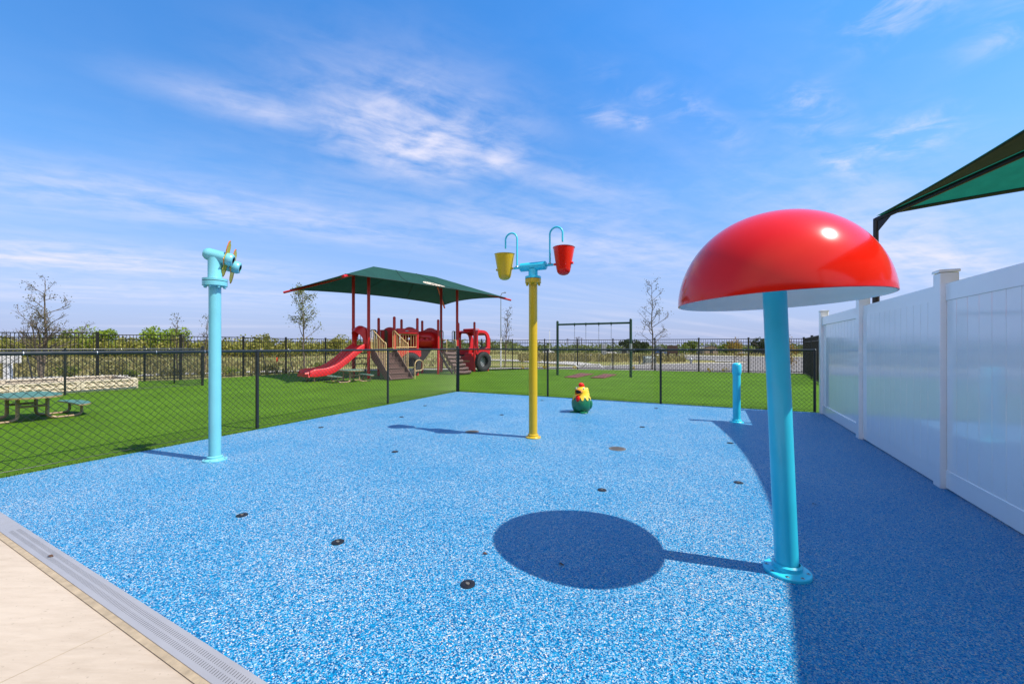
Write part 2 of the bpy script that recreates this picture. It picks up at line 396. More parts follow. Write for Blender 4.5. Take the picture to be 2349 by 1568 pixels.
def thing(name, label, cat, loc, group=None):
    o = bpy.data.objects.new(name, None); COL.objects.link(o); o.empty_display_size = 0.2
    o.location = loc; ORG[o.name] = Vector(loc)
    o['label'] = label; o['category'] = cat
    if group: o['group'] = group
    return o
def tag(o, label, cat, group=None, kind=None):
    o['label'] = label; o['category'] = cat
    if group: o['group'] = group
    if kind: o['kind'] = kind
    return o
def structure(o): o['kind'] = 'structure'; return o
def recentre(o, loc):
    loc = Vector(loc)
    for v in o.data.vertices: v.co -= loc
    o.location = loc; return o
def dup(root, loc, label=None, rotz=None):
    r = root.copy(); COL.objects.link(r); r.location = loc
    if rotz is not None: r.rotation_euler = (0, 0, rotz)
    if label: r['label'] = label
    for ch in list(root.children):
        c = ch.copy(); COL.objects.link(c); c.parent = r
        for g in list(ch.children):
            d = g.copy(); COL.objects.link(d); d.parent = c
    return r
def dirv(x, y): return Vector((x, y, 0)).normalized()
Z = Vector((0, 0, 1))
def arc(c, x, y, r, a0, a1, n):
    return [Vector(c) + Vector(x) * r * math.cos(math.radians(a0 + (a1 - a0) * k / n)) + Vector(y) * r * math.sin(math.radians(a0 + (a1 - a0) * k / n)) for k in range(n + 1)]

# ------------------------------------------------------------------ site lines
PA = dirv(0.888, -0.46)          # along the near edge of the pad
PB = dirv(0.43, 0.903)           # along the side of the pad
A = Vector((-5.078, 3.658, 0)); B = Vector((-1.56, 11.46, 0)); C = Vector((6.12, 7.66, 0)); E = Vector((2.05, -0.06, 0))
def fz(x, y):                    # the open land falls away to the right in the distance
    sm = lambda a, b, t: max(0, min(1, (t - a) / (b - a))) ** 2 * (3 - 2 * max(0, min(1, (t - a) / (b - a))))
    return -0.03 - 1.5 * sm(45, 150, y) * sm(-15, 25, x)
IRON = [(-18.0, 13.6), (-15.2, 14.6), (-12.9, 15.5), (-11.6, 17.2), (-10.9, 19.2), (-9.6, 20.5), (-8.4, 21.3), (-6.2, 22.3), (-4.0, 23.0), (-1.8, 23.6), (0.02, 23.7),
        (1.9, 23.2), (3.75, 22.8), (5.65, 22.3), (7.75, 21.6), (9.66, 20.6), (11.76, 19.8), (14.07, 19.2), (12.2, 16.2), (10.4, 13.4)]

# ground, turf, pad, concrete
def ground_sheet():
    mb = MB(); rs = [0, 8, 16, 24, 32, 42, 55, 70, 90, 115, 150, 200, 300, 500, 900]
    n = 72; mb.v.append(Vector((0, 10, -0.03)))
    for r in rs[1:]:
        for j in range(n):
            an = 2 * math.pi * j / n; x = r * math.cos(an); y = 10 + r * math.sin(an)
            mb.v.append(Vector((x, y, fz(x, y))))
    for j in range(n): mb.f.append((0, 1 + j, 1 + (j + 1) % n))
    for k in range(len(rs) - 2):
        for j in range(n):
            a = 1 + k * n + j; b = 1 + k * n + (j + 1) % n; mb.f.append((a, a + n, b + n, b))
    return structure(mb.build('ground', M_FIELD))
ground_sheet()
turf_poly = [(x * 0.996, y * 0.996) for x, y in IRON[:-2]] + [(13.4, 17.9), (10.6, 13.4), (8, 9), (3.0, -1.5), (1.0, -0.9), (-5.6, 1.9), (-26, 5.0)]
structure(MB().poly([(x, y, 0.0) for x, y in turf_poly]).build('artificial_turf', M_TURF, smooth=0))
structure(MB().poly([A + Z * .004, B + Z * .004, C + Z * .004, E + Z * .004]).build('splash_pad', M_PAD, smooth=0))
GA = Vector((-3.956, 3.077, 0))                                    # a point of the pad's near edge
GN = Vector((-0.46, -0.888, 0)).normalized()                       # towards the camera side
q0 = GA - PA * 2.2; q1 = GA + PA * 7.5
patio = MB().poly([q0 + GN * .105 + Z * .004, q0 + GN * 8 + Z * .004, q1 + GN * 8 + Z * .004, q1 + GN * .105 + Z * .004])
structure(patio.build('concrete_patio', M_CONC, smooth=0))
# joints cut in the concrete, the tan strip and the slotted channel
structure(MB().poly([q0 + GN * .098 + Z * .0085, q0 + GN * .132 + Z * .0085, q1 + GN * .124 + Z * .0085, q1 + GN * .098 + Z * .0085]).build('expansion_joint', M_CAULK, smooth=0))
jt = MB()
for k in range(-1, 3):
    p = GA + PA * (0.75 + 1.75 * k) + GN * .14 + Z * .0045
    jt.poly([p, p + PA * .0035, p + PA * .0035 + GN * 7, p + GN * 7])
structure(jt.build('concrete_joints', M_CAULK, smooth=0))
ch = thing('drain_channel', 'long pale grey slotted drain channel between cream concrete and blue pad', 'drain', GA + PA * 2)
MB().quad_box(GA + PA * 2.65 + GN * .05 + Z * .006, PA * 4.85, GN * .05, Z * .006).build('channel_cover', M_GUT, ch, bevel=0.002)
sl = MB(); k = 0
while k * .0155 < 4.6:
    p = GA + PA * (-0.6 + 1.2 + k * .0155) + Z * .0124
    if (k // 33) % 1 == 0:
        for a0, a1 in ((.022, .044), (.054, .076)):
            d = PA * .0026; sk = PA * .006
            sl.poly([p + GN * a0, p + GN * a0 + d, p + GN * a1 + d + sk, p + GN * a1 + sk])
    k += 1
sl.build('slot_row', M_SLOT, ch, smooth=0)['kind'] = 'stuff'

# roads and walks beyond the iron fence
def sheet(name, pts, z, m):
    P = [G(x, y) for x, y in pts]
    return structure(MB().poly([(p.x, p.y, z) for p in P]).build(name, m, smooth=0))
road = [(1110, 848.6), (1250, 846), (1400, 847.5), (1600, 851), (1720, 853.5), (2100, 866), (2300, 850), (1900, 822), (1800, 819.5), (1640, 817.5), (1491, 815.6), (1400, 813), (1235, 811.2), (1235, 812.4), (1400, 815), (1491, 821), (1600, 824.5), (1700, 827.5), (1730, 831), (1690, 833), (1600, 833.5), (1500, 836), (1400, 839), (1250, 843), (1110, 846)]
sheet('road', road, 0.0, M_ROAD)
walk = [(-150, 878), (0, 871.5), (325, 861.5), (560, 854), (800, 849.4), (1110, 845.9), (1250, 842.9), (1400, 838.9), (1500, 835.9), (1600, 833.4), (1690, 832.9), (1730, 830.9),
        (1700, 830.0), (1600, 831.9), (1500, 834.4), (1400, 837.4), (1250, 841), (1110, 844), (800, 847), (560, 850.4), (325, 857), (0, 866.5), (-150, 873)]
sheet('sidewalk', walk, 0.01, M_WALK)
sheet('footpath', [(1100, 823.5), (1180, 824), (1260, 826), (1330, 830), (1385, 836.6), (1330, 837.6), (1250, 832), (1160, 827), (1100, 825.5)], 0.02, M_WALK)
sheet('far_kerb', [(1491, 812.4), (1640, 815), (1800, 817.6), (1900, 820), (1900, 821.6), (1800, 819), (1640, 817), (1491, 814.2)], 0.02, M_WALK)
sheet('concrete_apron', [(1640, 828.4), (1700, 829), (1690, 826.8), (1640, 826)], 0.025, M_WALK)

# short pile standing along the cut edge of the turf
fr = MB(); rf_ = random.Random(12)
L_TURF = leaf_mat('turf_pile', (0.05, 0.12, 0.006), (0.20, 0.34, 0.03), .2)
for a_, b_, n_ in ((A, B, 3600), (B, C, 3000)):
    d = (b_ - a_); out = Vector((-d.y, d.x, 0)).normalized()
    for k in range(n_):
        p = a_ + d * rf_.random() + out * rf_.uniform(-.012, .05); w_ = Vector((rf_.gauss(0, 1), rf_.gauss(0, 1), 0)).normalized() * .004
        i = len(fr.v); tp = p + Vector((rf_.gauss(0, .012), rf_.gauss(0, .012), rf_.uniform(.014, .034))); fr.v += [p - w_, p + w_, tp]; fr.f.append((i, i + 1, i + 2))
tag(fr.build('turf_fringe', L_TURF, smooth=0), 'short green turf pile along the cut edge beside the blue pad', 'turf', kind='stuff')

# ------------------------------------------------------------------ bolted round base used by the spray posts
def flange(mb, p, r, t=0.018, collar=0.075, ch=0.03):
    mb.lathe([(r, 0), (r, t * .75), (r - .004, t), (collar + .012, t), (collar, t + .008), (collar, t + ch), (collar - .012, t + ch + .008)], p, seg=40); return mb
def bolts(t, p, r, n, z, ph=0.2, s=.010):
    first = None
    for k in range(n):
        q = Vector(p) + Vector((math.cos(ph + 2 * math.pi * k / n) * r, math.sin(ph + 2 * math.pi * k / n) * r, z))
        if first is None:
            first = recentre(MB().lathe([(s, 0), (s, .002), (s * .45, .0035)], q, seg=14).build('bolt', M_STEEL, t), q - ORG[t.name])
            sk = recentre(MB().lathe([(s * .42, 0), (s * .42, .0042), (0, .0042)], q, seg=6).build('socket', M_BOLT, t), Vector())
            for v in sk.data.vertices: v.co -= q - ORG[t.name]
            sk.parent = first
        else:
            o = first.copy(); COL.objects.link(o); o.location = q - ORG[t.name]
            c = sk.copy(); COL.objects.link(c); c.parent = o

# ------------------------------------------------------------------ mushroom shower
mp_ = Vector((1.562, 2.262, 0.004))
tilt = Vector((-.0764, -.012, 1.538)).normalized()
t = thing('mushroom_shower', 'big glossy red mushroom cap with white underside on a leaning aqua pole', 'water feature', mp_)
flange(MB(), mp_, .118).build('base_flange', M_BLUE, t)
bolts(t, mp_, .099, 8, .018)
MB().lathe([(.0585, .03), (.0585, 1.85)], mp_, tilt, 40).build('pole', M_BLUE, t)
rc = Vector((1.4856, 2.25, 1.5419))
R_, H_ = .5058, .4826
ct = Vector((-0.0284, 0.0178, 1)).normalized()
prof = []
for k in range(29):
    a = math.pi / 2 * k / 28
    prof.append((R_ * math.cos(a) ** 0.8875, H_ * math.sin(a) ** 1.112))
cap = MB().lathe([(R_ - .006, -.006), (R_, -.004)] + prof, rc, ct, 96).build('mushroom_cap', M_RED, t, smooth=60)
inn = [(R_ - .0065, -.0055), (R_ - .012, .0)] + [((R_ - .012) * math.cos(math.pi / 2 * k / 20) ** .8875, (H_ - .012) * math.sin(math.pi / 2 * k / 20) ** 1.112) for k in range(1, 21)]
MB().lathe(inn, rc, ct, 96).build('cap_underside', M_WHITE, cap, smooth=60)

# ------------------------------------------------------------------ yellow post with two tipping buckets
bp = Vector((.298, 5.62, .004)); q = dirv(.9, -.435); qn = Z.cross(q)
t = thing('bucket_post', 'yellow post carrying a yellow and a red tipping bucket under aqua hook pipes', 'water feature', bp)
flange(MB(), bp, .108).build('base_flange', M_YEL, t)
bolts(t, bp, .09, 8, .018)
pm = MB().lathe([(.0605, .03), (.0605, 2.165)], bp, seg=32)
pm.build('pole', M_YEL, t)
fl = MB().lathe([(.06, 2.16), (.112, 2.175), (.112, 2.232), (.06, 2.232)], bp, seg=40)
for k in range(8):
    an = .3 + k * math.pi / 4; fl.lathe([(.016, 2.145), (.016, 2.18)], bp + Vector((math.cos(an) * .092, math.sin(an) * .092, 0)), seg=8, close=True)
fl.build('pole_flange', M_YEL, t)
MB().lathe([(.109, 2.2325), (.109, 2.238), (.05, 2.238)], bp, seg=40).build('gasket', M_BLACK, t)
hd = MB().lathe([(.05, 2.239), (.112, 2.239), (.112, 2.268), (.075, 2.272), (.066, 2.285), (.066, 2.37)], bp, seg=40)
hc = bp + Z * 2.41
hd.lathe([(0, -.202), (.045, -.200), (.060, -.185), (.060, .185), (.045, .200), (0, .202)], hc, q, 32)
for sg in (-1, 1): hd.tube([hc + q * sg * .2, hc + q * sg * .30], .017, 12)
hd.build('tee_head', M_BLUE, t)
for sg in (-1, 1): MB().tube([hc + q * sg * .30, hc + q * sg * .345], .0095, 10).build('shaft', M_STEEL, t)
for sg, mt, lab, tl in ((-1, M_YEL, 'yellow bucket', .10), (1, M_RED, 'red bucket', -.05)):
    pts = [hc + q * sg * .252, hc + q * sg * .25 + Z * .42] + arc(hc + q * sg * .343 + Z * .42, q * sg, Z, .092, 180, 0, 14)[1:] + [hc + q * sg * .435 + Z * .30]
    o = MB().tube(pts, .0125, 12).build('hook_pipe', M_BLUE, t)
    MB().lathe([(.02, -.008), (.024, 0), (.02, .01)], hc + q * sg * .252 + Z * .016, seg=14).build('pipe_collar', M_STEEL, o)
    bc = hc + q * sg * .45
    ax = (Z + qn * (-.05 if sg < 0 else .04) + q * (.02 if sg < 0 else .0)).normalized()
    pr = [(0, -.158), (.03, -.156), (.062, -.144), (.085, -.118), (.096, -.08), (.145, .215), (.151, .218)]
    pi = [(.145, .217), (.14, .21), (.091, -.078), (.08, -.112), (.05, -.138), (0, -.148)]
    bk = MB().lathe(pr + pi, bc, ax, 40).build('bucket', mt, t, smooth=50); bk['label'] = lab
    for s2 in (-1, 1): MB().tube([bc + q * s2 * .10, bc + q * s2 * .135], .017, 12).build('trunnion', mt, bk)

# ------------------------------------------------------------------ aqua post with twin paddle wheel nozzles
M_PALE = mat('faded_aqua_powdercoat', (0.17, 0.53, 0.61), 0.3, 0.06, 4, coat=0.25)
lp = Vector((-3.355, 4.497, .004))
t = thing('water_wheel_post', 'tall aqua post with two barrels ringed by yellow acrylic paddles', 'water feature', lp)
flange(MB(), lp, .118).build('base_flange', M_PALE, t)
bolts(t, lp, .099, 8, .018)
MB().lathe([(.0590, .03), (.0590, 1.965)], lp, seg=40).build('pole', M_PALE, t)
fl = MB().lathe([(.059, 1.955), (.118, 1.965), (.118, 2.012), (.059, 2.012)], lp, seg=40)
for k in range(8):
    an = .2 + k * math.pi / 4; fl.lathe([(.014, 1.942), (.014, 1.97)], lp + Vector((math.cos(an) * .096, math.sin(an) * .096, 0)), seg=8, close=True)
fl.build('pole_flange', M_PALE, t)
MB().lathe([(.115, 2.0125), (.115, 2.018), (.05, 2.018)], lp, seg=40).build('gasket', M_BLACK, t)
nk = MB().lathe([(.05, 2.019), (.118, 2.019), (.118, 2.043), (.072, 2.047), (.067, 2.06), (.067, 2.28)], lp, seg=40)
nk.build('neck', M_PALE, t)
ba = Vector((.93, .35, -.235)).normalized(); bs_ = Vector((-.35, .93, 0)).normalized()
for sx, zo, kx in ((-.0, 0.0, -.02), (.17, -.05, .03)):
    c0 = lp + Z * (2.305 + zo) + bs_ * sx + ba * (kx - .015)
    ln0, ln1 = (-.055, .215) if sx == 0 else (-.04, .19)
    bm_ = MB().lathe([(0, ln0 - .02), (.042, ln0 - .016), (.062, ln0 + .006), (.069, ln0 + .03), (.069, ln1 - .06), (.071, ln1 - .055), (.071, ln1 - .02), (.060, ln1), (.042, ln1 + .004), (.04, ln1 - .03), (0, ln1 - .03)], c0, ba, 36)
    if sx: bm_.tube([lp + Z * 2.13, c0 + ba * .03], .045, 16)
    br = bm_.build('barrel', M_PALE, t, smooth=40)
    MB().lathe([(.0, 0), (.041, 0), (.041, .012)], c0 + ba * (ln1 - .012), ba, 24).build('nozzle_mouth', M_BLACK, br)
    # paddle wheel: a thin acrylic plate with ragged blades, square to the barrel
    u = ba.cross(Z).normalized(); w = u.cross(ba).normalized()
    wc = c0 + ba * (.145 if sx == 0 else .115)
    th0 = math.radians(78 if sx == 0 else 70)
    shape = [(.084, -.85), (.094, -.70), (.108, -.60), (.128, -.55), (.15, -.42), (.17, -.37), (.19, -.24), (.214, -.18), (.232, -.06), (.236, .02), (.222, .09), (.205, .14), (.19, .28), (.166, .36), (.15, .45), (.122, .50), (.10, .66), (.084, .85)]
    pl = MB(); pe = MB()
    for k in range(4):
        ph = th0 + k * math.pi / 2; P = []
        for r, an in shape: P.append(wc + (u * math.cos(ph + an) + w * math.sin(ph + an)) * (r * .88 if k % 2 == 0 else max(.082, r * .42)))
        inner = [wc + (u * math.cos(ph + an * .95) + w * math.sin(ph + an * .95)) * .0705 for r, an in shape]
        pl.ring(P, inner, ba * .007, closed=False)
        pe.tube([p + ba * .0035 for p in P[:11]], .0045, 5)
    w_ = pl.build('paddle_wheel', M_ACR, t, smooth=0)
    pe.build('paddle_edge', M_ACRE, w_)

# ------------------------------------------------------------------ short aqua spray post
sp_ = G(1690, 968) + Z * .004
t = thing('spray_bollard', 'short aqua spray post with rounded head beside the sail shadow edge', 'water feature', sp_)
flange(MB(), sp_, .108).build('base_flange', M_BLUE, t)
bolts(t, sp_, .09, 8, .018)
MB().lathe([(.0595, .03), (.0595, .885)], sp_, seg=36).build('pole', M_BLUE, t)
MB().lathe([(.0598, .80), (.069, .83), (.072, .86), (.072, .965), (.066, .985), (.045, 1.004), (0, 1.01)], sp_, seg=36).build('head', M_BLUE, t)

# ------------------------------------------------------------------ rooster
rp_ = G(1334, 944) + Z * .004
fd = Vector((-.55, -.83, 0)).normalized(); sd = Z.cross(fd)      # facing, its left side
t = thing('rooster_figure', 'squat fibreglass rooster with green body, yellow neck and red comb', 'sculpture', rp_)
def rpt(f, s_, z): return rp_ + fd * f + sd * s_ + Z * z
body = [(0, .0), (.11, .004), (.155, .03), (.185, .085), (.196, .15), (.19, .21), (.168, .27), (.14, .32), (.12, .36), (0, .40)]
MB().lathe(body, rp_, seg=40).build('body', M_GREEN, t)
nk = MB(); seg = 44; rows = 9
P = [(.150, .318), (.132, .36), (.126, .40), (.118, .435), (.10, .465), (.07, .488), (.03, .498), (0, .50)]
lo = []
for j in range(seg):
    an = 2 * math.pi * j / seg; dz = -.055 if (j // 2) % 2 == 0 else 0
    r = .192 if dz else .168
    lo.append(rp_ + Vector((math.cos(an) * r, math.sin(an) * r, .298 + dz)))
i0 = len(nk.v); nk.v += lo
for r, z in P:
    for j in range(seg):
        an = 2 * math.pi * j / seg; nk.v.append(rp_ + Vector((math.cos(an) * max(r, 1e-4), math.sin(an) * max(r, 1e-4), z)) + fd * .012 * (z - .3) / .2)
for k in range(len(P)):
    for j in range(seg):
        p0 = i0 + k * seg + j; p1 = i0 + k * seg + (j + 1) % seg; nk.f.append((p0, p1, p1 + seg, p0 + seg))
for k in range(3): nk.ball(rpt(-.10 - .01 * k, .075 - .01 * k, .335 + .05 * k), .05 - .006 * k)      # hackle feathers
nk.build('neck', M_RYEL, t, smooth=50)
cm = MB()
cm.ball(rpt(.03, .0, .53), .05, .046, .048); cm.ball(rpt(-.03, .0, .515), .042, .036, .05); cm.ball(rpt(-.07, 0, .495), .03, .03, .036)
cm.build('comb', M_RED, t)
dia = [(0, .462), (.035, .458), (.066, .43), (.082, .405), (.066, .378), (.035, .352), (0, .346), (-.035, .352), (-.066, .378), (-.082, .405), (-.066, .43), (-.035, .458)]
bk = MB(); outer = [rpt(.105 + (.02 if abs(x) < .04 else 0), x, z) for x, z in dia]
inner = [rpt(.155 + (.03 if abs(x) < .04 else 0), x * .72, .405 + (z - .405) * .66) for x, z in dia]
tip = [rpt(.165 + (.075 if abs(x) < .04 else .0), x * .86, .405 + (z - .405) * .95) for x, z in dia]
n_ = len(dia); i0 = len(bk.v); bk.v += outer + tip + inner + [rpt(.105, x * .6, .405 + (z - .405) * .6) for x, z in dia]
for a_ in range(3):
    for k in range(n_): bk.f.append((i0 + a_ * n_ + k, i0 + a_ * n_ + (k + 1) % n_, i0 + (a_ + 1) * n_ + (k + 1) % n_, i0 + (a_ + 1) * n_ + k))
bk.build('beak', M_ORANGE, t, smooth=50)
MB().poly([rpt(.150, x * .7, .405 + (z - .405) * .68) for x, z in dia]).build('mouth', M_BLACK, t, smooth=0)
MB().ball(rpt(.18, .0, .285), .042, .042, .066).build('wattle', M_RED, t)
for s_ in (-1, 1):
    e_ = MB().ball(rpt(.07, .078 * s_, .468), .018).build('eye', M_WPAINT, t)
    MB().ball(rpt(.080, .089 * s_, .471), .009).build('pupil', M_BLACK, e_)
    MB().ball(rpt(-.02, .165 * s_, .165), .055, .055, .10).build('wing', M_GREEN, t)
    MB().ball(rpt(.13, .105 * s_, .012), .085, .085, .018).build('foot', M_GREEN, t)

# ------------------------------------------------------------------ nozzles and drain covers set in the pad
noz = [((1073, 1341), 'black spray nozzle nearest the camera, left of the mushroom shadow'), ((775, 1244), 'black nozzle third from the drain channel corner, in open blue surface'),
       ((555, 1182), 'black nozzle in the pad nearest the aqua wheel post and concrete'), ((1381, 1124), 'black nozzle just beyond the far edge of the mushroom shadow'),
       ((1694, 1107), 'black nozzle close to the edge of the sail shadow'), ((906, 1036), 'small nozzle left of the yellow post, in front of its bucket shadow'),
       ((1675, 1016), 'small nozzle in front of the short aqua bollard'), ((736, 980), 'small nozzle near the left fence, beyond the bucket shadow'),
       ((1473, 979), 'small nozzle right of the rooster and beyond the grey cover'), ((921, 956), 'small nozzle behind the bucket shadow tip'),
       ((1151, 951), 'small nozzle close left of the yellow post, far half of pad'), ((1244, 918), 'tiny nozzle left of the rooster by the far fence'),
       ((1505, 936), 'tiny nozzle by the far fence, right of the rooster'), ((975, 930), 'tiny nozzle near the far left corner of the pad')]
for (x, y), lab in noz:
    p = G(x, y) + Z * .004
    t = thing('spray_nozzle', lab, 'nozzle', p, 'spray nozzles set in the blue pad')
    MB().lathe([(.040, 0), (.040, .004), (.036, .006), (.018, .006), (.016, .0035), (0, .0035)], p, seg=28).build('nozzle_plate', M_BLACK, t)
    MB().lathe([(.010, .003), (.010, .008), (.004, .009), (0, .006)], p, seg=14).build('jet', M_GREYD, t)
for (x, y), lab in (((1416, 1029), 'large round grey cover in front of the rooster'), ((1083, 990), 'large round grey cover crossed by the bucket post shadow')):
    p = G(x, y) + Z * .004
    t = thing('drain_cover', lab, 'drain', p, 'round covers set in the blue pad')
    MB().lathe([(.105, 0), (.105, .003), (.1, .004), (0, .004)], p, seg=36).build('cover_plate', M_GREYD, t)
    g = MB()
    for k in range(-3, 4):
        h = math.sqrt(.08 ** 2 - (k * .022) ** 2); g.box(p.x - h, p.x + h, p.y + k * .022 - .002, p.y + k * .022 + .002, .0085, .0095)
    g.build('cover_slots', M_BOLT, t)
for (x, y), lab in (((1288, 1296), 'brown dry leaf lying inside the mushroom shadow'), ((1868, 1157), 'dark twig of leaf lying in the sail shadow by white fence'),
                    ((1113, 1271), 'tiny dry leaf between the mushroom shadow and nearest nozzle'), ((116, 1280), 'tan dry leaf lying on the drain channel')):
    p = G(x, y) + Z * (.013 if x == 116 else .005)
    l = MB(); l.grid(lambda u, v: p + Vector(((u - .5) * .034, (v - .5) * .02 * math.sin(math.pi * min(max(u, .05), .95)), .004 * math.sin(u * 5) + .003 + .004 * abs(v - .5))), 6, 2)
    tag(recentre(l.build('dry_leaf', M_LEAFD), p), lab, 'leaf', 'dry leaves on the ground')

# ------------------------------------------------------------------ white vinyl fence on the right
wd = Vector((-2.03, -4.03, 0)).normalized(); wn = Vector((-wd.y, wd.x, 0))
wn = wn if wn.x < 0 else -wn
wp = [Vector((5.98, 7.64, 0)), Vector((4.90, 5.56, 0)), Vector((3.955, 3.63, 0))]
wp += [wp[-1] + wd * 2.24, wp[-1] + wd * 4.48]
t = thing('white_fence', 'tall white vinyl privacy fence along the right side of the pad', 'fence', wp[2])
W_SHOW = .0635
for p in wp:
    o = MB().quad_box(p + Z * .975, wd * W_SHOW, wn * W_SHOW, Z * .975).build('post', M_VINYL, t, bevel=.006)
    c = MB().quad_box(p + Z * 1.965, wd * .070, wn * .070, Z * .010)
    i = len(c.v); c.v += [p + wd * .07 * a_ + wn * .07 * b_ + Z * 1.977 for a_, b_ in ((-1, -1), (1, -1), (1, 1), (-1, 1))] + [p + Z * 1.990]
    c.f += [(i, i + 1, i + 4), (i + 1, i + 2, i + 4), (i + 2, i + 3, i + 4), (i + 3, i, i + 4)]
    c.build('post_cap', M_VINYL, o, smooth=20)
for k in range(len(wp) - 1):
    a0 = wp[k] + wd * W_SHOW; a1 = wp[k + 1] - wd * W_SHOW; ln = (a1 - a0).length
    mid = (a0 + a1) / 2
    for z0, z1 in ((.015, .175), (1.695, 1.85)):
        MB().quad_box(mid + Z * (z0 + z1) / 2, wd * (ln / 2), wn * .027, Z * (z1 - z0) / 2).build('rail', M_VINYL, t, bevel=.004)
    n = 13; w = ln / n; P = []
    for j in range(n):
        s0 = j * w; P += [(s0 + .004, .019), (s0 + w - .004, .019), (s0 + w, .012)]
    P[-1] = (ln, .019)
    front = [a0 + wd * x + wn * y for x, y in P]; back = [a1 - wn * .019, a0 - wn * .019]
    MB().prism([p + Z * .16 for p in front + back], Z * 1.55).build('plank_panel', M_VINYL, t, smooth=15)

# ------------------------------------------------------------------ shade sail behind the fence
sc = Vector((5.62, 6.15, 0)); e1 = Vector((-.46, -.887, 0)).normalized(); e2 = Vector((.887, -.46, 0)).normalized()
t = thing('shade_canopy', 'green fabric shade canopy on brown steel posts rising behind the white fence', 'shade', sc)
zc = 3.30; L1, L2 = 8.0, 7.0
cor = [sc, sc + e1 * L1, sc + e1 * L1 + e2 * L2, sc + e2 * L2]
rid = [sc + e2 * L2 / 2 + e1 * L2 / 2 + Z * (zc + 1.10), sc + e2 * L2 / 2 + e1 * (L1 - L2 / 2) + Z * (zc + 1.10)]
for c_ in cor:
    o = MB().tube([c_ - Z * .02, c_ + Z * 2.62], .044, 18).build('post', M_BRPOST, t)
    MB().tube([c_ + Z * 2.58, c_ + Z * (zc - .04)], .034, 16).build('post_sleeve', M_BRPOST, o)
    nearest = rid[0] if (c_ - rid[0]).length < (c_ - rid[1]).length else rid[1]
    dg = (nearest - (c_ + Z * zc))
    MB().tube([c_ + Z * (zc - .06), c_ + Z * (zc - .06) + dg * .5 - Z * .01, nearest - Z * .06], .036, 12).build('rafter', M_BRPOST, t)
    g = c_ + Z * (zc - .08); dh = dirv(dg.x, dg.y)
    MB().prism([g - Z * .20, g, g + dh * .20 + Z * .03], dh.cross(Z) * .012).build('gusset', M_BRPOST, o)
MB().tube([rid[0] - Z * .06, rid[1] - Z * .06], .036, 12).build('ridge_beam', M_BRPOST, t)
def sailpanel(cA, cB, rA, rB, sag):
    inw = ((rA + rB) / 2 - (cA + cB) / 2); inw.z = 0; inw.normalize()
    def f(u, v):
        e = cA.lerp(cB, u) + Z * zc + inw * sag * 4 * u * (1 - u) + Z * (.10 * 4 * u * (1 - u))
        r = rA.lerp(rB, u)
        p = e.lerp(r, v); p.z -= .12 * math.sin(math.pi * v) * 4 * u * (1 - u) * .5
        return p
    return f
for (i, j, ra, rb, sg) in ((0, 1, rid[0], rid[1], .56), (1, 2, rid[1], rid[1], .3), (2, 3, rid[1], rid[0], .3), (3, 0, rid[0], rid[0], .34)):
    f = sailpanel(cor[i], cor[j], ra, rb, sg)
    o = MB().grid(f, 24, 10).build('fabric_panel', M_SAIL, t, smooth=60)
    if (i, j) == (0, 1):                                       # added dark sheet; stands in for how dim this slope looks at a grazing angle
        MB().grid(lambda u, v: f(.02 + .96 * u, .03 + .94 * v) - Z * .02, 24, 8).build('added_dark_sheet', M_SEAM, o, smooth=60)
    # hem: a folded double strip along the eave
    hm = MB()
    hm.grid(lambda u, v: f(.012 + u * .976, v * .035) - Z * (.012 + .01 * v), 30, 1)
    hm.build('hem', M_SEAM, o, smooth=60, solid=.006)

# ------------------------------------------------------------------ chain-link fences
def chain_run(t, p0, p1, zt, a=.0205, dz=.041, zb=.03):
    """one stretch of woven mesh from p0 to p1"""
    p0, p1 = Vector(p0), Vector(p1); d = (p1 - p0); ln = d.length; d.normalize(); nn = Vector((-d.y, d.x, 0))
    nw = int(ln / (2 * a)); mb = MB(); r = .0026; nk = int((zt - zb) / dz)
    for i in range(nw):
        x = (i + .5) * 2 * a; i0 = len(mb.v)
        for k in range(nk + 1):
            sg = 1 if (k + i) % 2 == 0 else -1
            c = p0 + d * (x + a * sg) + nn * (.002 * sg) + Z * (zb + k * dz)
            mb.v += [c - d * r * 1.2, c + nn * r, c + d * r * 1.2, c - nn * r]
            if k:
                b0 = i0 + (k - 1) * 4; b1 = b0 + 4
                for j in range(4): mb.f.append((b0 + j, b0 + (j + 1) % 4, b1 + (j + 1) % 4, b1 + j))
    o = mb.build('mesh', M_VCHAIN, t, smooth=0)
    return o
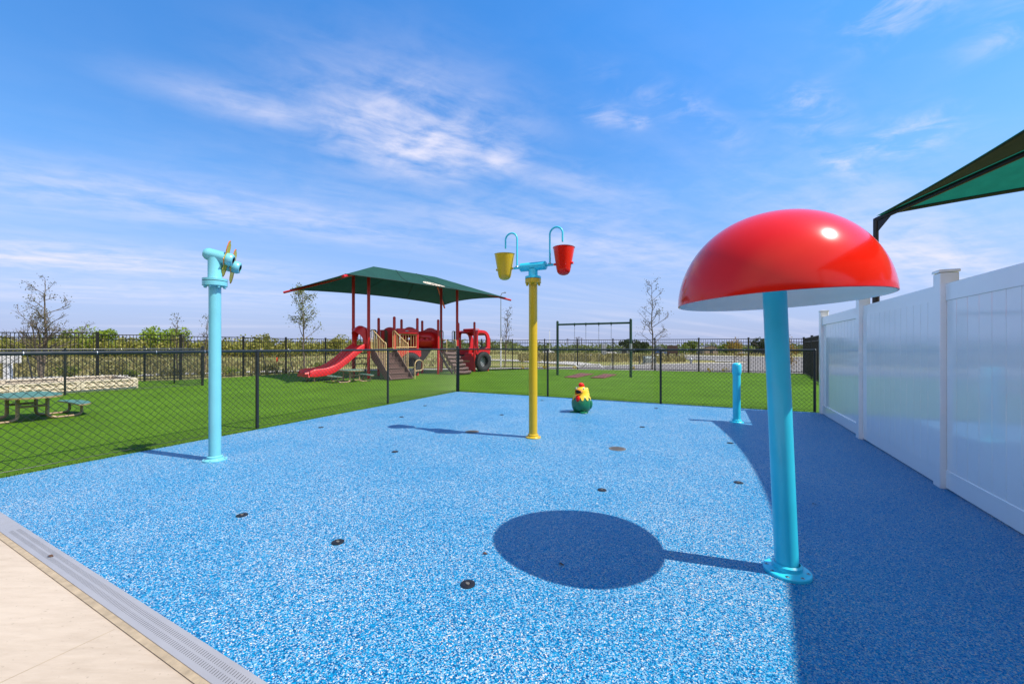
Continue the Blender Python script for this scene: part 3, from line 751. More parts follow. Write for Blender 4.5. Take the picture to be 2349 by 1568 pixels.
def chain_fence(name, label, pts, posts_thick=(), zt=1.215, rail_r=.021, end=False):
    pts = [Vector((*p, 0)) for p in pts]
    t = thing(name, label, 'fence', pts[len(pts) // 2])
    for k, p in enumerate(pts):
        big = k in posts_thick; r = .036 if big else .0245; h = zt + (.055 if big else -.01)
        o = MB().tube([p - Z * .02, p + Z * h], r, 14).build('post', M_VCHAIN, t)
        MB().lathe([(r + .004, 0), (r + .004, .022), (r * .7, .035), (.0, .042)], p + Z * h, seg=14).build('post_cap', M_VCHAIN, o)
        if big:
            rb = MB()
            for zz in (.18, .45, .72, .98): rb.lathe([(r + .004, -.011), (r + .004, .011)], p + Z * zz, seg=14)
            rb.build('tension_band', M_VCHAIN, o)
    rl = MB().tube([p + Z * zt for p in pts], rail_r, 12)
    for k in range(len(pts) - 1):
        m_ = pts[k].lerp(pts[k + 1], .42); d = (pts[k + 1] - pts[k]).normalized()
        rl.tube([m_ + Z * zt - d * .07, m_ + Z * zt + d * .07], rail_r + .0025, 12)
    rl.build('top_rail', M_VCHAIN, t)
    tie = MB()
    for k in range(len(pts) - 1):
        chain_run(t, pts[k], pts[k + 1], zt - .01)
        ln = (pts[k + 1] - pts[k]).length; d = (pts[k + 1] - pts[k]).normalized()
        for j in range(1, int(ln / .55)):
            c = pts[k] + d * j * .55 + Z * zt; tie.lathe([(rail_r + .003, -.003), (rail_r + .003, .003)], c, d, 8)
    tie.build('tie_wires', M_STEEL, t)
    tw = MB().tube([p + Z * .045 for p in pts], .003, 5); tw.build('tension_wire', M_VCHAIN, t)
    return t
cl = Vector((-3.96, 6.22, 0)); cdir = (Vector((-1.56, 11.46, 0)) - cl).normalized()
chain_fence('chain_link_fence', 'black chain-link fence between blue pad and turf on the left', [tuple((cl - cdir * 5.9)[:2]), tuple((cl - cdir * 2.95)[:2]), (-3.98, 6.22), (-2.80, 8.98), (-1.575, 11.49)], (4,))
chain_fence('chain_link_fence', 'black chain-link fence along the far edge of the pad, meeting the white fence', [(-1.54, 11.49), (.93, 10.36), (3.36, 9.0), (5.93, 7.80)], ())
chain_fence('chain_link_fence', 'farther chain-link fence on the turf behind the left picnic table', [(-15.6, 4.9), (-13.6, 7.8), (-11.9, 10.6), (-10.26, 13.2), (-12.0, 14.15), (-13.75, 14.9)], (3, 5))

# ------------------------------------------------------------------ black iron picket fence round the turf
t = thing('iron_fence', 'long black iron picket fence enclosing the green turf', 'fence', (0, 23.7, 0))
ihs = [1.80, 1.76, 1.70] + [1.68] * 30
for k, (x, y) in enumerate(IRON):
    h = ihs[k]; zb = -.03
    o = MB().box(x - .032, x + .032, y - .032, y + .032, zb, h + .06).build('post', M_IRON, t)
    MB().box(x - .037, x + .037, y - .037, y + .037, h + .06, h + .075).build('post_cap', M_IRON, o)
for k in range(len(IRON) - 1):
    p0 = Vector((*IRON[k], 0)); p1 = Vector((*IRON[k + 1], 0)); d = (p1 - p0); ln = d.length; d.normalize()
    h = (ihs[k] + ihs[k + 1]) / 2; mb = MB(); nn = Vector((-d.y, d.x, 0))
    for zz in (h, h - .17, .07): mb.bar(p0 + Z * zz, p1 + Z * zz, .026, .03)
    n = max(4, round(ln / .105))
    for j in range(1, n):
        c = p0 + d * (ln * j / n); mb.quad_box(c + Z * (h + .02) / 2, d * .0072, nn * .0072, Z * ((h - .02) / 2))
    mb.build('picket_panel', M_IRON, t, smooth=0)

# ------------------------------------------------------------------ play structure (s along, t across)
PC = Vector((-4.876, 18.6, 0)); pa = dirv(.65, .76); pb = dirv(-.76, .65)
def W(s, t_, z=0): return PC + pa * s + pb * t_ + Z * z
GS = [-2.5 + 1.185 * k for k in range(6)]; TB, TF = .30, -.93
play = thing('play_structure', 'red fire-truck play structure with double slide and stairs under a green canopy', 'playground', PC)
ZD = 1.20
for k, s in enumerate(GS):
    for tt in (TB, TF):
        tall = k in (0, 4)
        top = (4.3 if tt == TB else 4.15) if tall else 2.57
        if tall: MB().tube([W(s, tt, -.02), W(s, tt, top)], .063, 18).build('canopy_post', M_PPOST, play)
        else: MB().lathe([(.060, -.02), (.060, top - .05), (.056, top - .02), (.04, top), (0, top + .012)], W(s, tt), seg=18).build('post', M_PPOST, play)
for k, s in enumerate(GS):
    for tt in (TB, TF):
        for zz in (1.22, 2.02): MB().lathe([(.07, -.02), (.07, .02)], W(s, tt, zz), seg=14, close=True).build('clamp', M_PRED, play)
# decks
for k in (0, 1, 3): MB().prism([W(GS[k] + .03, TF + .02, ZD - .06), W(GS[k + 1] - .03, TF + .02, ZD - .06), W(GS[k + 1] - .03, TB - .02, ZD - .06), W(GS[k] + .03, TB - .02, ZD - .06)], Z * .06).build('deck', M_BROWN, play)
# --- canopy
CFL, CFR, CBL, CBR = Vector((-5.63, 13.27, 3.63)), Vector((-.04, 20.08, 3.63)), Vector((-9.86, 17.2, 3.63)), Vector((-4.04, 23.84, 3.63))
RA, RB = W(-1.77, -.05, 4.76), W(1.58, -.05, 4.76)
can = MB(); lim = .93
def fc(c_, r_): return r_.lerp(c_, lim) + Z * .05
fFL, fFR, fBL, fBR = fc(CFL, RA), fc(CFR, RB), fc(CBL, RA), fc(CBR, RB)
def panel(cA, cB, rA, rB, sag, lift):
    inw = ((rA + rB) / 2 - (cA + cB) / 2); inw.z = 0; inw.normalize()
    def f(u, v):
        k4 = 4 * u * (1 - u)
        e = cA.lerp(cB, u) + inw * sag * k4 + Z * lift * k4
        p = e.lerp(rA.lerp(rB, u), v); p.z -= .10 * math.sin(math.pi * v) * k4
        return p
    return f
pf = panel(fFL, fFR, RA, RB, .32, .10)
pans = (pf, panel(fFR, fBR, RB, RB, .32, .1), panel(fBR, fBL, RB, RA, .32, .10), panel(fBL, fFL, RA, RA, .32, .1))
cmb = MB()
for f in pans: cmb.grid(f, 28, 10)
cano = cmb.build('canopy', M_SHADE, play, smooth=25)
sm_ = MB()
for f, us in ((pans[0], (.33, .66)), (pans[2], (.33, .66))):
    for u in us: sm_.tube([f(u, v / 10) + Z * .004 for v in range(11)], .012, 5)
for f in pans: sm_.tube([f(u / 24, 0) for u in range(25)], .016, 6)
sm_.build('seam', M_SEAM, cano)
for c_, r_ in ((CFL, RA), (CFR, RB), (CBL, RA), (CBR, RB)):
    MB().tube([r_ - Z * .09, r_.lerp(c_, .5) - Z * .085, c_], .048, 12).build('rafter', M_PRED, cano)
MB().tube([RA - Z * .09, RB - Z * .09], .048, 12).build('ridge_beam', M_PRED, cano)
# round emblem printed on the front slope
ec = pf(.55, .30); eu = (pf(.585, .30) - pf(.515, .30)).normalized(); ev = (pf(.55, .35) - pf(.55, .25)).normalized(); en = eu.cross(ev).normalized()
if en.z < 0: en = -en
def ept(x, y, k=.02): 
    # follow the cloth
    uu = .55 + x / (pf(1, .36) - pf(0, .36)).length; vv = .30 + y / (pf(.565, 1) - pf(.565, 0)).length
    return pf(uu, vv) + en * k
em = MB(); RR = .46
for j in range(40):
    a0, a1 = 2 * math.pi * j / 40, 2 * math.pi * (j + 1) / 40
    for r0, r1 in ((0.30 * RR, .62 * RR), (.62 * RR, RR)):
        em.poly([ept(math.cos(a0) * r0, math.sin(a0) * r0), ept(math.cos(a0) * r1, math.sin(a0) * r1), ept(math.cos(a1) * r1, math.sin(a1) * r1), ept(math.cos(a1) * r0, math.sin(a1) * r0)])
    em.poly([ept(0, 0), ept(math.cos(a0) * .3 * RR, math.sin(a0) * .3 * RR), ept(math.cos(a1) * .3 * RR, math.sin(a1) * .3 * RR)])
emo = em.build('emblem', M_CREAM, cano, smooth=0)
mk = MB()
for j in range(36):                                             # ring line and short strokes standing in for the rim lettering
    a0, a1 = 2 * math.pi * j / 36, 2 * math.pi * (j + 1) / 36
    r0, r1 = .64 * RR, .69 * RR
    mk.poly([ept(math.cos(a0) * r0, math.sin(a0) * r0, .026), ept(math.cos(a0) * r1, math.sin(a0) * r1, .026), ept(math.cos(a1) * r1, math.sin(a1) * r1, .026), ept(math.cos(a1) * r0, math.sin(a1) * r0, .026)])
    if j % 2 == 0 and j not in (0, 18):
        r0, r1 = .76 * RR, .90 * RR; a1 = a0 + .075
        mk.poly([ept(math.cos(a0) * r0, math.sin(a0) * r0, .026), ept(math.cos(a0) * r1, math.sin(a0) * r1, .026), ept(math.cos(a1) * r1, math.sin(a1) * r1, .026), ept(math.cos(a1) * r0, math.sin(a1) * r0, .026)])
mk.poly([ept(x * RR, y * RR, .026) for x, y in ((-.45, -.2), (-.2, .05), (-.3, .35), (-.02, .12), (.25, .42), (.2, .05), (.5, -.1), (.1, -.12), (.0, -.42), (-.12, -.12))])
mk.build('emblem_mark', M_SEAM, emo, smooth=0)
# --- slide
def path_slide(u):
    # u 0..1 from the deck down to the exit
    pts = [(-2.45, 1.24), (-2.62, 1.22), (-2.85, 1.08), (-3.35, .70), (-3.75, .43), (-4.05, .31), (-4.35, .27), (-4.74, .255)]
    x = u * (len(pts) - 1); i = min(int(x), len(pts) - 2); f_ = x - i
    def cr(a, b, c, d): return .5 * ((2 * b) + (-a + c) * f_ + (2 * a - 5 * b + 4 * c - d) * f_ ** 2 + (-a + 3 * b - 3 * c + d) * f_ ** 3)
    P = [pts[max(i - 1, 0)], pts[i], pts[i + 1], pts[min(i + 2, len(pts) - 1)]]
    return cr(*[p[0] for p in P]), cr(*[p[1] for p in P])
cross = [(-.50, -.08), (-.51, .16), (-.49, .195), (-.455, .20), (-.43, .16), (-.40, .03), (-.34, .0), (-.12, .0), (-.07, .03), (-.045, .12), (0, .14), (.045, .12), (.07, .03), (.12, 0), (.34, 0), (.40, .03), (.43, .16), (.455, .20), (.49, .195), (.51, .16), (.50, -.08)]
nu = 40
def fsl(u, v):
    s, z = path_slide(u); k = min(int(v * (len(cross) - 1) + .5), len(cross) - 1); ct, cz = cross[k]
    if u > .93: cz *= 1 - .35 * (u - .93) / .07
    tp = 1.0 if u > .1 else .94
    return W(s, -.31 + ct * tp, z + cz)
sl = MB().grid(fsl, nu, len(cross) - 1)
# rolled lip closing the far end and the underside
sl.grid(lambda u, v: fsl(u, 0).lerp(fsl(u, 1), v) if v not in (0, 1) else fsl(u, v), nu, 2)
s_e, z_e = path_slide(1)
sl.prism([W(s_e, -.31 - .50, z_e - .08), W(s_e, -.31 + .50, z_e - .08), W(s_e, -.31 + .46, z_e + .03), W(s_e, -.31 - .46, z_e + .03)], pa * -.05)
slo = sl.build('slide', M_PRED, play, smooth=50)
for tt in (-.62, .02): MB().tube([W(-4.5, tt, .2), W(-4.5, tt, -.02)], .025, 10).build('slide_leg', M_GOLD, slo)
# hood over the slide: arch with a humped top and a forward brim
def hood(offs, wid, hgt, z0):
    out, inn_ = [], []
    n = 20
    for k in range(n + 1):
        a = math.pi * k / n; c_, s_ = math.cos(a), math.sin(a)
        ox = wid * (c_ if abs(c_) < .98 else math.copysign(1, c_)); oz = z0 + hgt * min(1, s_ * 1.75) + .10 * max(0, math.sin(a)) ** 6
        out.append((ox, oz)); inn_.append((wid * .62 * c_, z0 + hgt * .74 * s_ ** .8))
    return out, inn_
out, inn_ = hood(0, .57, .80, 1.26)
hm = MB().ring([W(-2.50, -.315 + x, z) for x, z in out], [W(-2.50, -.315 + x, z) for x, z in inn_], pa * -.07, closed=False)
n = len(out)
brim_o = [W(-2.57, -.315 + x * .98, z) for x, z in out]; brim_i = [W(-2.57, -.315 + x, z) for x, z in inn_]
for k in range(n - 1):
    f_ = lambda j: W(-2.57 - .02 - .26 * max(0, math.sin(math.pi * j / (n - 1))) ** 2.2, -.315 + inn_[j][0] * 1.32, 1.26 + (inn_[j][1] - 1.26) * 1.12)
    i = len(hm.v); hm.v += [brim_o[k], brim_o[k + 1], f_(k + 1), f_(k), brim_i[k + 1], brim_i[k]]
    hm.f += [(i, i + 1, i + 2, i + 3), (i + 3, i + 2, i + 4, i + 5)]
hm.build('slide_hood', M_PRED, play, smooth=40)
# --- stairs
st = thing_st = MB()
NS, RUN, RISE = 6, .235, .20
for k in range(NS):
    z1 = ZD - RISE * (k + 1) + .02 ; t0 = TF - .03 - RUN * k
    if k < NS - 1 or True:
        MB().prism([W(-2.38, t0 - RUN - .02, max(z1, .03)), W(-1.42, t0 - RUN - .02, max(z1, .03)), W(-1.42, t0, max(z1, .03)), W(-2.38, t0, max(z1, .03))], Z * .035).build('step', M_BROWN, play, bevel=.006)
        if z1 > .05:
            MB().prism([W(-2.36, t0 - RUN + .0, z1 - RISE + .02), W(-1.44, t0 - RUN, z1 - RISE + .02), W(-1.44, t0 - RUN + .02, z1 - RISE + .02), W(-2.36, t0 - RUN + .02, z1 - RISE + .02)], Z * (RISE - .02)).build('riser', M_BROWN, play)
for s in (-2.40, -1.40):
    MB().prism([W(s - .02, TF - .02, ZD - .02), W(s - .02, TF - .02, ZD - .34), W(s - .02, TF - 1.12, .0), W(s - .02, TF - 1.46, .0), W(s - .02, TF - 1.46, .06), W(s - .02, TF - .28, ZD - .02)], pa * .04).build('stringer', M_BROWN, play)
    pts = [W(s, TF - .02, 1.22), W(s, TF - .02, 1.90)] + arc(W(s, TF - .10, 1.90), -pb, Z, .08, 180, 70, 5)[1:] + [W(s, TF - .98, 1.46)] + arc(W(s, TF - 1.0, 1.36), -pb, Z, .11, 70, 0, 5)[1:] + [W(s, TF - 1.11, .28)]
    rl = MB().tube(pts, .019, 10).tube([W(s, TF - .02, 1.26), W(s, TF - 1.11, .38)], .016, 8)
    for j in range(1, 9):
        f_ = j / 9; tt = TF - .02 - 1.09 * f_
        zt = 1.90 + .06 - .52 * max(0, (f_ - .05)); rl.tube([W(s, tt, 1.26 - .88 * f_), W(s, tt, zt - (.1 if j == 8 else 0))], .011, 6)
    rl.build('stair_railing', M_GOLD, play)
pts = [W(-1.34, TF - 1.50, -.02), W(-1.34, TF - 1.50, .56)] + [W(-1.34 + .2 - .2 * math.cos(a * .35), TF - 1.50, .56 + .2 * math.sin(a * .35)) for a in range(1, 10)] + [W(-.95, TF - 1.5, .40), W(-1.04, TF - 1.5, .33), W(-1.33, TF - 1.5, .32)]
MB().tube(pts, .018, 10).build('grab_loop', M_GOLD, play)
# --- module behind the sign: panel, bars, fender, tyre
def bars(s0, s1, tt, z0, z1, n, m, name='bar_railing', r=.011):
    b_ = MB().tube([W(s0, tt, z0), W(s1, tt, z0)], .02, 8).tube([W(s0, tt, z1), W(s1, tt, z1)], .02, 8)
    for k in range(n): b_.tube([W(s0 + (s1 - s0) * (k + .5) / n, tt, z0), W(s0 + (s1 - s0) * (k + .5) / n, tt, z1)], r, 6)
    return b_.build(name, m, play)
bars(GS[1] + .1, GS[2], TF, 1.27, 1.83, 8, M_GOLD)
def arched(s0, s1, tt, z0, z1, hump, th, name, m, along=None, hw=.33):
    P = [(0, z0), (1, z0), (1, z1)]
    for k in range(11):
        x = .5 + hw - 2 * hw * k / 10; P.append((x, z1 + hump * math.sin(math.pi * k / 10) ** .8))
    P.append((0, z1))
    if along is None: pts = [W(s0 + (s1 - s0) * x, tt, z) for x, z in P]; off = pb * th
    else: pts = [W(along, s0 + (s1 - s0) * x, z) for x, z in P]; off = pa * th
    return MB().prism(pts, off).build(name, m, play, smooth=30, bevel=.008)
sg = MB().prism([W(GS[1] + .12, TF - .10, 1.86), W(GS[2] - .06, TF - .10, 1.86), W(GS[2] - .06, TF - .10, 2.08), W(GS[1] + .12, TF - .10, 2.08)], pb * .16).build('sign_panel', M_PRED, play, bevel=.015)
MB().prism([W(-.83, TF - .104, 1.965), W(-.67, TF - .104, 1.965), W(-.67, TF - .104, 2.0), W(-.83, TF - .104, 2.0)], pb * .003).build('name_plate', M_PLATE, sg)
arched(GS[1] + .1, GS[2] - .1, TB, 1.25, 2.05, .14, .05, 'back_panel', M_PRED)
def tyre(s, tt, name='tyre'):
    c_ = W(s, tt, .515); prof = [(.29, -.09), (.31, -.10), (.40, -.115), (.47, -.105), (.50, -.085), (.512, -.05), (.515, 0), (.512, .05), (.50, .085), (.47, .105), (.40, .115), (.31, .10), (.29, .09), (.285, 0), (.29, -.09)]
    mb = MB().lathe(prof, c_, pb, 48)
    for k in range(40):                                          # tread blocks
        an = 2 * math.pi * k / 40; d = pa * math.cos(an) + Z * math.sin(an); tn = -pa * math.sin(an) + Z * math.cos(an)
        for sg in (-1, 1): mb.quad_box(c_ + d * .506 + pb * .055 * sg, d * .016, tn * .026, pb * .042)
    return mb.build(name, M_TYRE, play, smooth=40)
def fender(s0, s1, tt, zt, cs, name):
    """panel with a wheel arch cut from its lower edge"""
    n = 18; out, inn_ = [], []
    for k in range(n + 1):
        x = s0 + (s1 - s0) * k / n; out.append(W(x, tt, zt)); dx = x - cs
        inn_.append(W(x, tt, max(.86 if abs(dx) > .54 else .515 + math.sqrt(max(0, .54 ** 2 - dx * dx)) * .98, .84)))
    return MB().ring(out, inn_, pb * .10, closed=False).build(name, M_PRED, play, smooth=30)
fender(GS[1] + .05, GS[2] + .1, TF - .14, 1.17, -.58, 'fender')
tyre(-.58, TF - .10)
MB().prism([W(-.18, TF - .05, .25), W(-.03, TF - .05, .25), W(-.03, TF - .05, .88), W(-.18, TF - .05, .88)], pb * .02).build('metal_plate', M_PLATE, play)
# --- crawl tunnel with round windows
def tunnel():
    mb = MB(); sg_, r0, r1 = 48, .395, .375
    mb.lathe([(r0, 0), (r0, 1.16), (r1, 1.16), (r1, 0), (r0, 0)], W(GS[2] + .01, -.315, 1.62), pa, sg_)
    o = mb.build('tunnel', M_PRED, play, smooth=40)
    ct = MB()
    for s in (.08, .42, .76): ct.lathe([(.065, -1), (.065, 1)], W(GS[2] + .16 + s, -.315, 1.66), pb, 16, close=True)
    c_ = ct.build('cut', M_PRED, play)
    bo = o.modifiers.new('b', 'BOOLEAN'); bo.object = c_; bo.operation = 'DIFFERENCE'; bo.solver = 'EXACT'
    dg = bpy.context.evaluated_depsgraph_get()
    me = bpy.data.meshes.new_from_object(o.evaluated_get(dg)); o.modifiers.clear(); o.data = me
    bpy.data.objects.remove(c_, do_unlink=True)
    return o
tunnel()
def tunnel_end(along):
    out, inn_ = [], []; n = 32
    for k in range(n):
        a = 2 * math.pi * k / n + math.pi / 4; c_, s_ = math.cos(a), math.sin(a); m_ = max(abs(c_), abs(s_))
        x = .57 * c_ / m_; z = .43 * s_ / m_
        if s_ > 0 and abs(c_) < s_: z += .14 * max(0, math.cos(x / .5 * math.pi / 2))
        out.append(W(along, -.315 + x, 1.63 + z)); inn_.append(W(along, -.315 + .37 * c_, 1.62 + .37 * s_))
    return MB().ring(out, inn_, pa * .05).build('tunnel_panel', M_PRED, play, smooth=30)
tunnel_end(GS[2] - .02); tunnel_end(GS[3] - .03)
MB().prism([W(GS[2] - .05, -.62, 1.19), W(GS[3] - .08, -.62, 1.19), W(GS[3] - .5, -.62, .72), W(GS[2] + .22, -.62, .40), W(GS[2] - .05, -.62, .38)], pb * .6).build('under_tunnel_ramp', M_DARK, play, bevel=.03)
# --- climbing wall, handles, plates
clm = MB(); n = 7
for k in range(n):
    f_ = (k + .5) / n; tt = TF - .08 - 1.18 * f_ ** 1.15; z = ZD * (1 - f_) ** 1.1 + .03
    clm.tube([W(1.22, tt, z), W(1.30, tt, z + .01), W(1.62, tt - .03, z - .012), W(1.95, tt, z + .01), W(2.02, tt, z)], .085, 12)
    clm.quad_box(W(1.62, tt + .02, z - .09), pa * .38, pb * .05, Z * .09)
clm.build('climber', M_BROWN, play, smooth=45)
pts = [(TF - .04, ZD - .1), (TF - .30, .75), (TF - .55, .42), (TF - .95, .10)]
MB().tube([W(1.20, a_ + .12, b_ + .0) for a_, b_ in pts], .06, 10).build('climber_frame', M_DARK, play)
for s0, s1, sh in ((1.10, 1.20, 1.32), (2.12, 2.02, 1.92)):
    MB().prism([W(s0, TF - .01, 1.24), W(s1, TF - .01, 1.24), W(s1, TF - .01, 2.06), W(s0, TF - .01, 2.06)], pb * .02).build('side_plate', M_OLIVE, play)
    lp_ = [W(s1, TF - .02, 2.05)] + arc(W(sh - (.06 if sh < 1.6 else -.06), TF - .02, 1.97), pa * (1 if sh < 1.6 else -1), Z, .08, 90, 0, 5) + [W(sh, TF - .02, 1.22)]
    MB().tube(lp_, .017, 8).build('grab_rail', M_OLIVE, play)
    MB().tube([W(sh, TF - .02, 1.62), W(sh, TF - .22, 1.62)] + arc(W(sh, TF - .22, 1.54), -pb, Z, .08, 90, 0, 5)[1:] + [W(sh, TF - .30, .98)], .017, 8).build('hand_rail', M_GOLD, play)
arched(GS[3] + .1, GS[4] - .1, TB, 1.25, 2.02, .15, .05, 'back_panel', M_PRED)
# left module: olive safety frames at the back, ladder under the deck
for s0, s1 in ((-1.74, -1.40), (-1.2, -.86)):
    MB().tube([W(s0, TB, 1.22), W(s0, TB, 1.96), W(s0 + .08, TB, 2.04), W(s1 - .08, TB, 2.04), W(s1, TB, 1.96), W(s1, TB, 1.22)], .017, 8).tube([W((s0 + s1) / 2, TB, 1.22), W((s0 + s1) / 2, TB, 2.03)], .011, 6).tube([W(s0, TB, 1.42), W(s1, TB, 1.42)], .012, 6).build('safety_frame', M_OLIVE, play)
    MB().prism([W(s1 - .14, TB - .01, 1.24), W(s1 - .04, TB - .01, 1.24), W(s1 - .04, TB - .01, 2.02), W(s1 - .14, TB - .01, 2.02)], pb * .02).build('side_plate', M_OLIVE, play)
bars(-2.35, -1.78, TB, 1.27, 2.0, 5, M_OLIVE)
ld = MB()
for zz in (.3, .55, .8, 1.02): ld.tube([W(-2.42, TB, zz), W(-1.80, TB + .25 * (1 - zz), zz)], .02, 8)
ld.tube([W(-1.80, TB + .3, -.02), W(-1.80, TB + .25, .3), W(-1.80, TB + .03, .9), W(-1.80, TB, 1.2)], .022, 8)
ld.build('ladder', M_OLIVE, play)
# --- truck cab
def cab_side(tt, name):
    out, inn_ = [], []; n = 40; c0 = (3.94, 1.56)
    def rr(a, ax0, ax1, z0, z1, pw):
        c_, s_ = math.cos(a), math.sin(a); ex = ax1 if c_ > 0 else ax0; ez = z1 if s_ > 0 else z0
        p_ = pw if (c_ > 0 and s_ > 0) else 9
        k = (abs(c_) ** p_ + abs(s_) ** p_) ** (-1 / p_)
        return c0[0] + ex * c_ * k, c0[1] + ez * s_ * k
    for k in range(n):
        a = 2 * math.pi * k / n
        x, z = rr(a, .50, .58, .70, .60, 2.3); out.append(W(x, tt, z))
        x, z = rr(a, .33, .34, .36, .45, 2.6); inn_.append(W(x, tt, z))
    return MB().ring(out, inn_, pb * .11).build(name, M_PRED, play, smooth=40, bevel=.012)
cab_side(TF - .09, 'cab_side'); cab_side(TB - .02, 'cab_side')
rf = [(3.44, 2.05), (3.6, 2.13), (3.95, 2.15), (4.2, 2.07), (4.38, 1.92)]
MB().grid(lambda u, v: W(rf[round(u * 4)][0], TF + .02 + (TB - TF - .04) * v, rf[round(u * 4)][1]), 4, 3).build('cab_roof', M_PRED, play, solid=.05)
MB().prism([W(4.46, TF + .0, .55), W(4.46, TB, .55), W(4.46, TB, 1.18), W(4.46, TF, 1.18)], pa * .06).build('cab_front', M_PRED, play, bevel=.02)
lb = MB().prism([W(3.55, TF + .2, 2.14), W(4.0, TF + .2, 2.14), W(4.0, TB - .2, 2.14), W(3.55, TB - .2, 2.14)], Z * .11).build('light_bar', M_PRED, play, bevel=.04)
MB().prism([W(3.64, TF + .195, 2.17), W(3.92, TF + .195, 2.17), W(3.92, TF + .195, 2.23), W(3.64, TF + .195, 2.23)], pb * .01).build('lamp_lens', M_PLATE, lb)
pn = MB().prism([W(3.40, TF + .05, .05), W(3.40, TB - .05, .05), W(3.40, TB - .05, .80), W(3.40, TF + .05, .80)], pa * .05).build('cab_panel', M_PRED, play, bevel=.015)
tx = MB()
for k in range(7): tx.prism([W(3.392, -.12 - .07 * k, .50), W(3.392, -.165 - .07 * k, .50), W(3.392, -.165 - .07 * k, .575), W(3.392, -.12 - .07 * k, .575)], pa * .01)
tx.build('raised_letters', M_GOLD, pn, smooth=0)
MB().prism([W(3.46, TF + .03, .62), W(4.44, TF + .03, .62), W(4.44, TB - .03, .62), W(3.46, TB - .03, .62)], Z * .06).build('cab_floor', M_DARK, play)
MB().prism([W(3.55, -.6, .68), W(3.85, -.6, .68), W(3.85, .0, .68), W(3.55, .0, .68)], Z * .28).build('cab_seat', M_PRED, play, bevel=.04)
tyre(3.92, TF - .14); tyre(3.92, TB + .12)
MB().prism([W(3.47, TF - .04, .22), W(4.42, TF - .04, .22), W(4.42, TF - .04, .84), W(3.47, TF - .04, .84)], pb * .015).build('metal_plate', M_PLATE, play)
MB().prism([W(4.54, TF - .06, .28), W(4.54, TB + .02, .28), W(4.54, TB + .02, .80), W(4.54, TF - .06, .80)], pa * .10).build('bumper', M_PLATE, play, bevel=.03)
for tt in (TF, TB): MB().tube([W(4.42, tt, -.02), W(4.42, tt, .9)], .055, 14).build('post', M_PPOST, play)
MB().tube([W(GS[5], TB, 1.72), W(GS[5], TB - .15, 1.72), W(GS[5] - .02, TB - .15, 1.66)], .022, 8).build('clamp_bracket', M_GOLD, play)

# ------------------------------------------------------------------ children's picnic tables
def picnic(loc, ax, label, ltop=1.25):
    t = thing('picnic_table', label, 'table', loc, 'low picnic tables on the turf')
    ax = Vector(ax).normalized(); ay = Z.cross(ax); loc = Vector(loc)
    def P(x, y, z): return loc + ax * x + ay * y + Z * z
    def outline(fn, n=44): return [fn(2 * math.pi * k / n) for k in range(n)]
    se = lambda v, p: math.copysign(abs(v) ** p, v)
    top = outline(lambda a: P(ltop / 2 * se(math.cos(a), .62), .36 * se(math.sin(a), .8), .405))
    MB().prism(top, Z * .035).build('table_top', M_TEAL, t, bevel=.01)
    MB().ring([Vector(p) + (Vector(p) - P(0, 0, .405)) * .012 for p in top], [Vector(p) + (P(0, 0, .405) - Vector(p)) * .03 for p in top], Z * .028).build('table_edge', M_TAN, t)
    for sx in (-1, 1):
        for sy in (-1, 1):
            pts = [P(.30 * sx, .17 * sy, .405), P(.30 * sx, .17 * sy, .09), P(.31 * sx, .19 * sy, .045), P(.33 * sx, .26 * sy, .022)]
            MB().tube(pts, .026, 12).build('table_leg', M_TAN, t)
        MB().tube([P(.30 * sx, -.17, .25), P(.30 * sx, .17, .25)], .022, 10).build('stretcher', M_TAN, t)
    for sy in (-1, 1):
        seat = outline(lambda a: P(-.06 + .56 * se(math.cos(a), .7), sy * (.60 + .12 * se(math.sin(a), .85) - .10 * (math.cos(a)) ** 2 + .05), .205))
        o = MB().prism(seat, Z * .03).build('bench_seat', M_TEAL, t, bevel=.008)
        cen = P(0, sy * .6, .205)
        MB().ring([Vector(p) + (Vector(p) - cen) * .014 for p in seat], [Vector(p) + (cen - Vector(p)) * .04 for p in seat], Z * .022).build('bench_edge', M_TAN, o)
        for sx in (-1, 1):
            MB().tube([P(.30 * sx, .60 * sy, .205), P(.30 * sx, .60 * sy, .07), P(.31 * sx, .57 * sy, .03), P(.33 * sx, .50 * sy, .02)], .022, 10).build('bench_leg', M_TAN, o)
            MB().tube([P(.33 * sx, .26 * sy, .02), P(.33 * sx, .52 * sy, .02)], .018, 8).build('floor_tube', M_TAN, o)
    return t
picnic((-8.62, 7.08, 0), PA, 'nearer low picnic table with teal top and tan legs, left of frame', 1.35)
picnic((-5.95, 14.75, 0), (.7, -.72, 0), 'farther low picnic table standing in front of the red slide', 1.05)

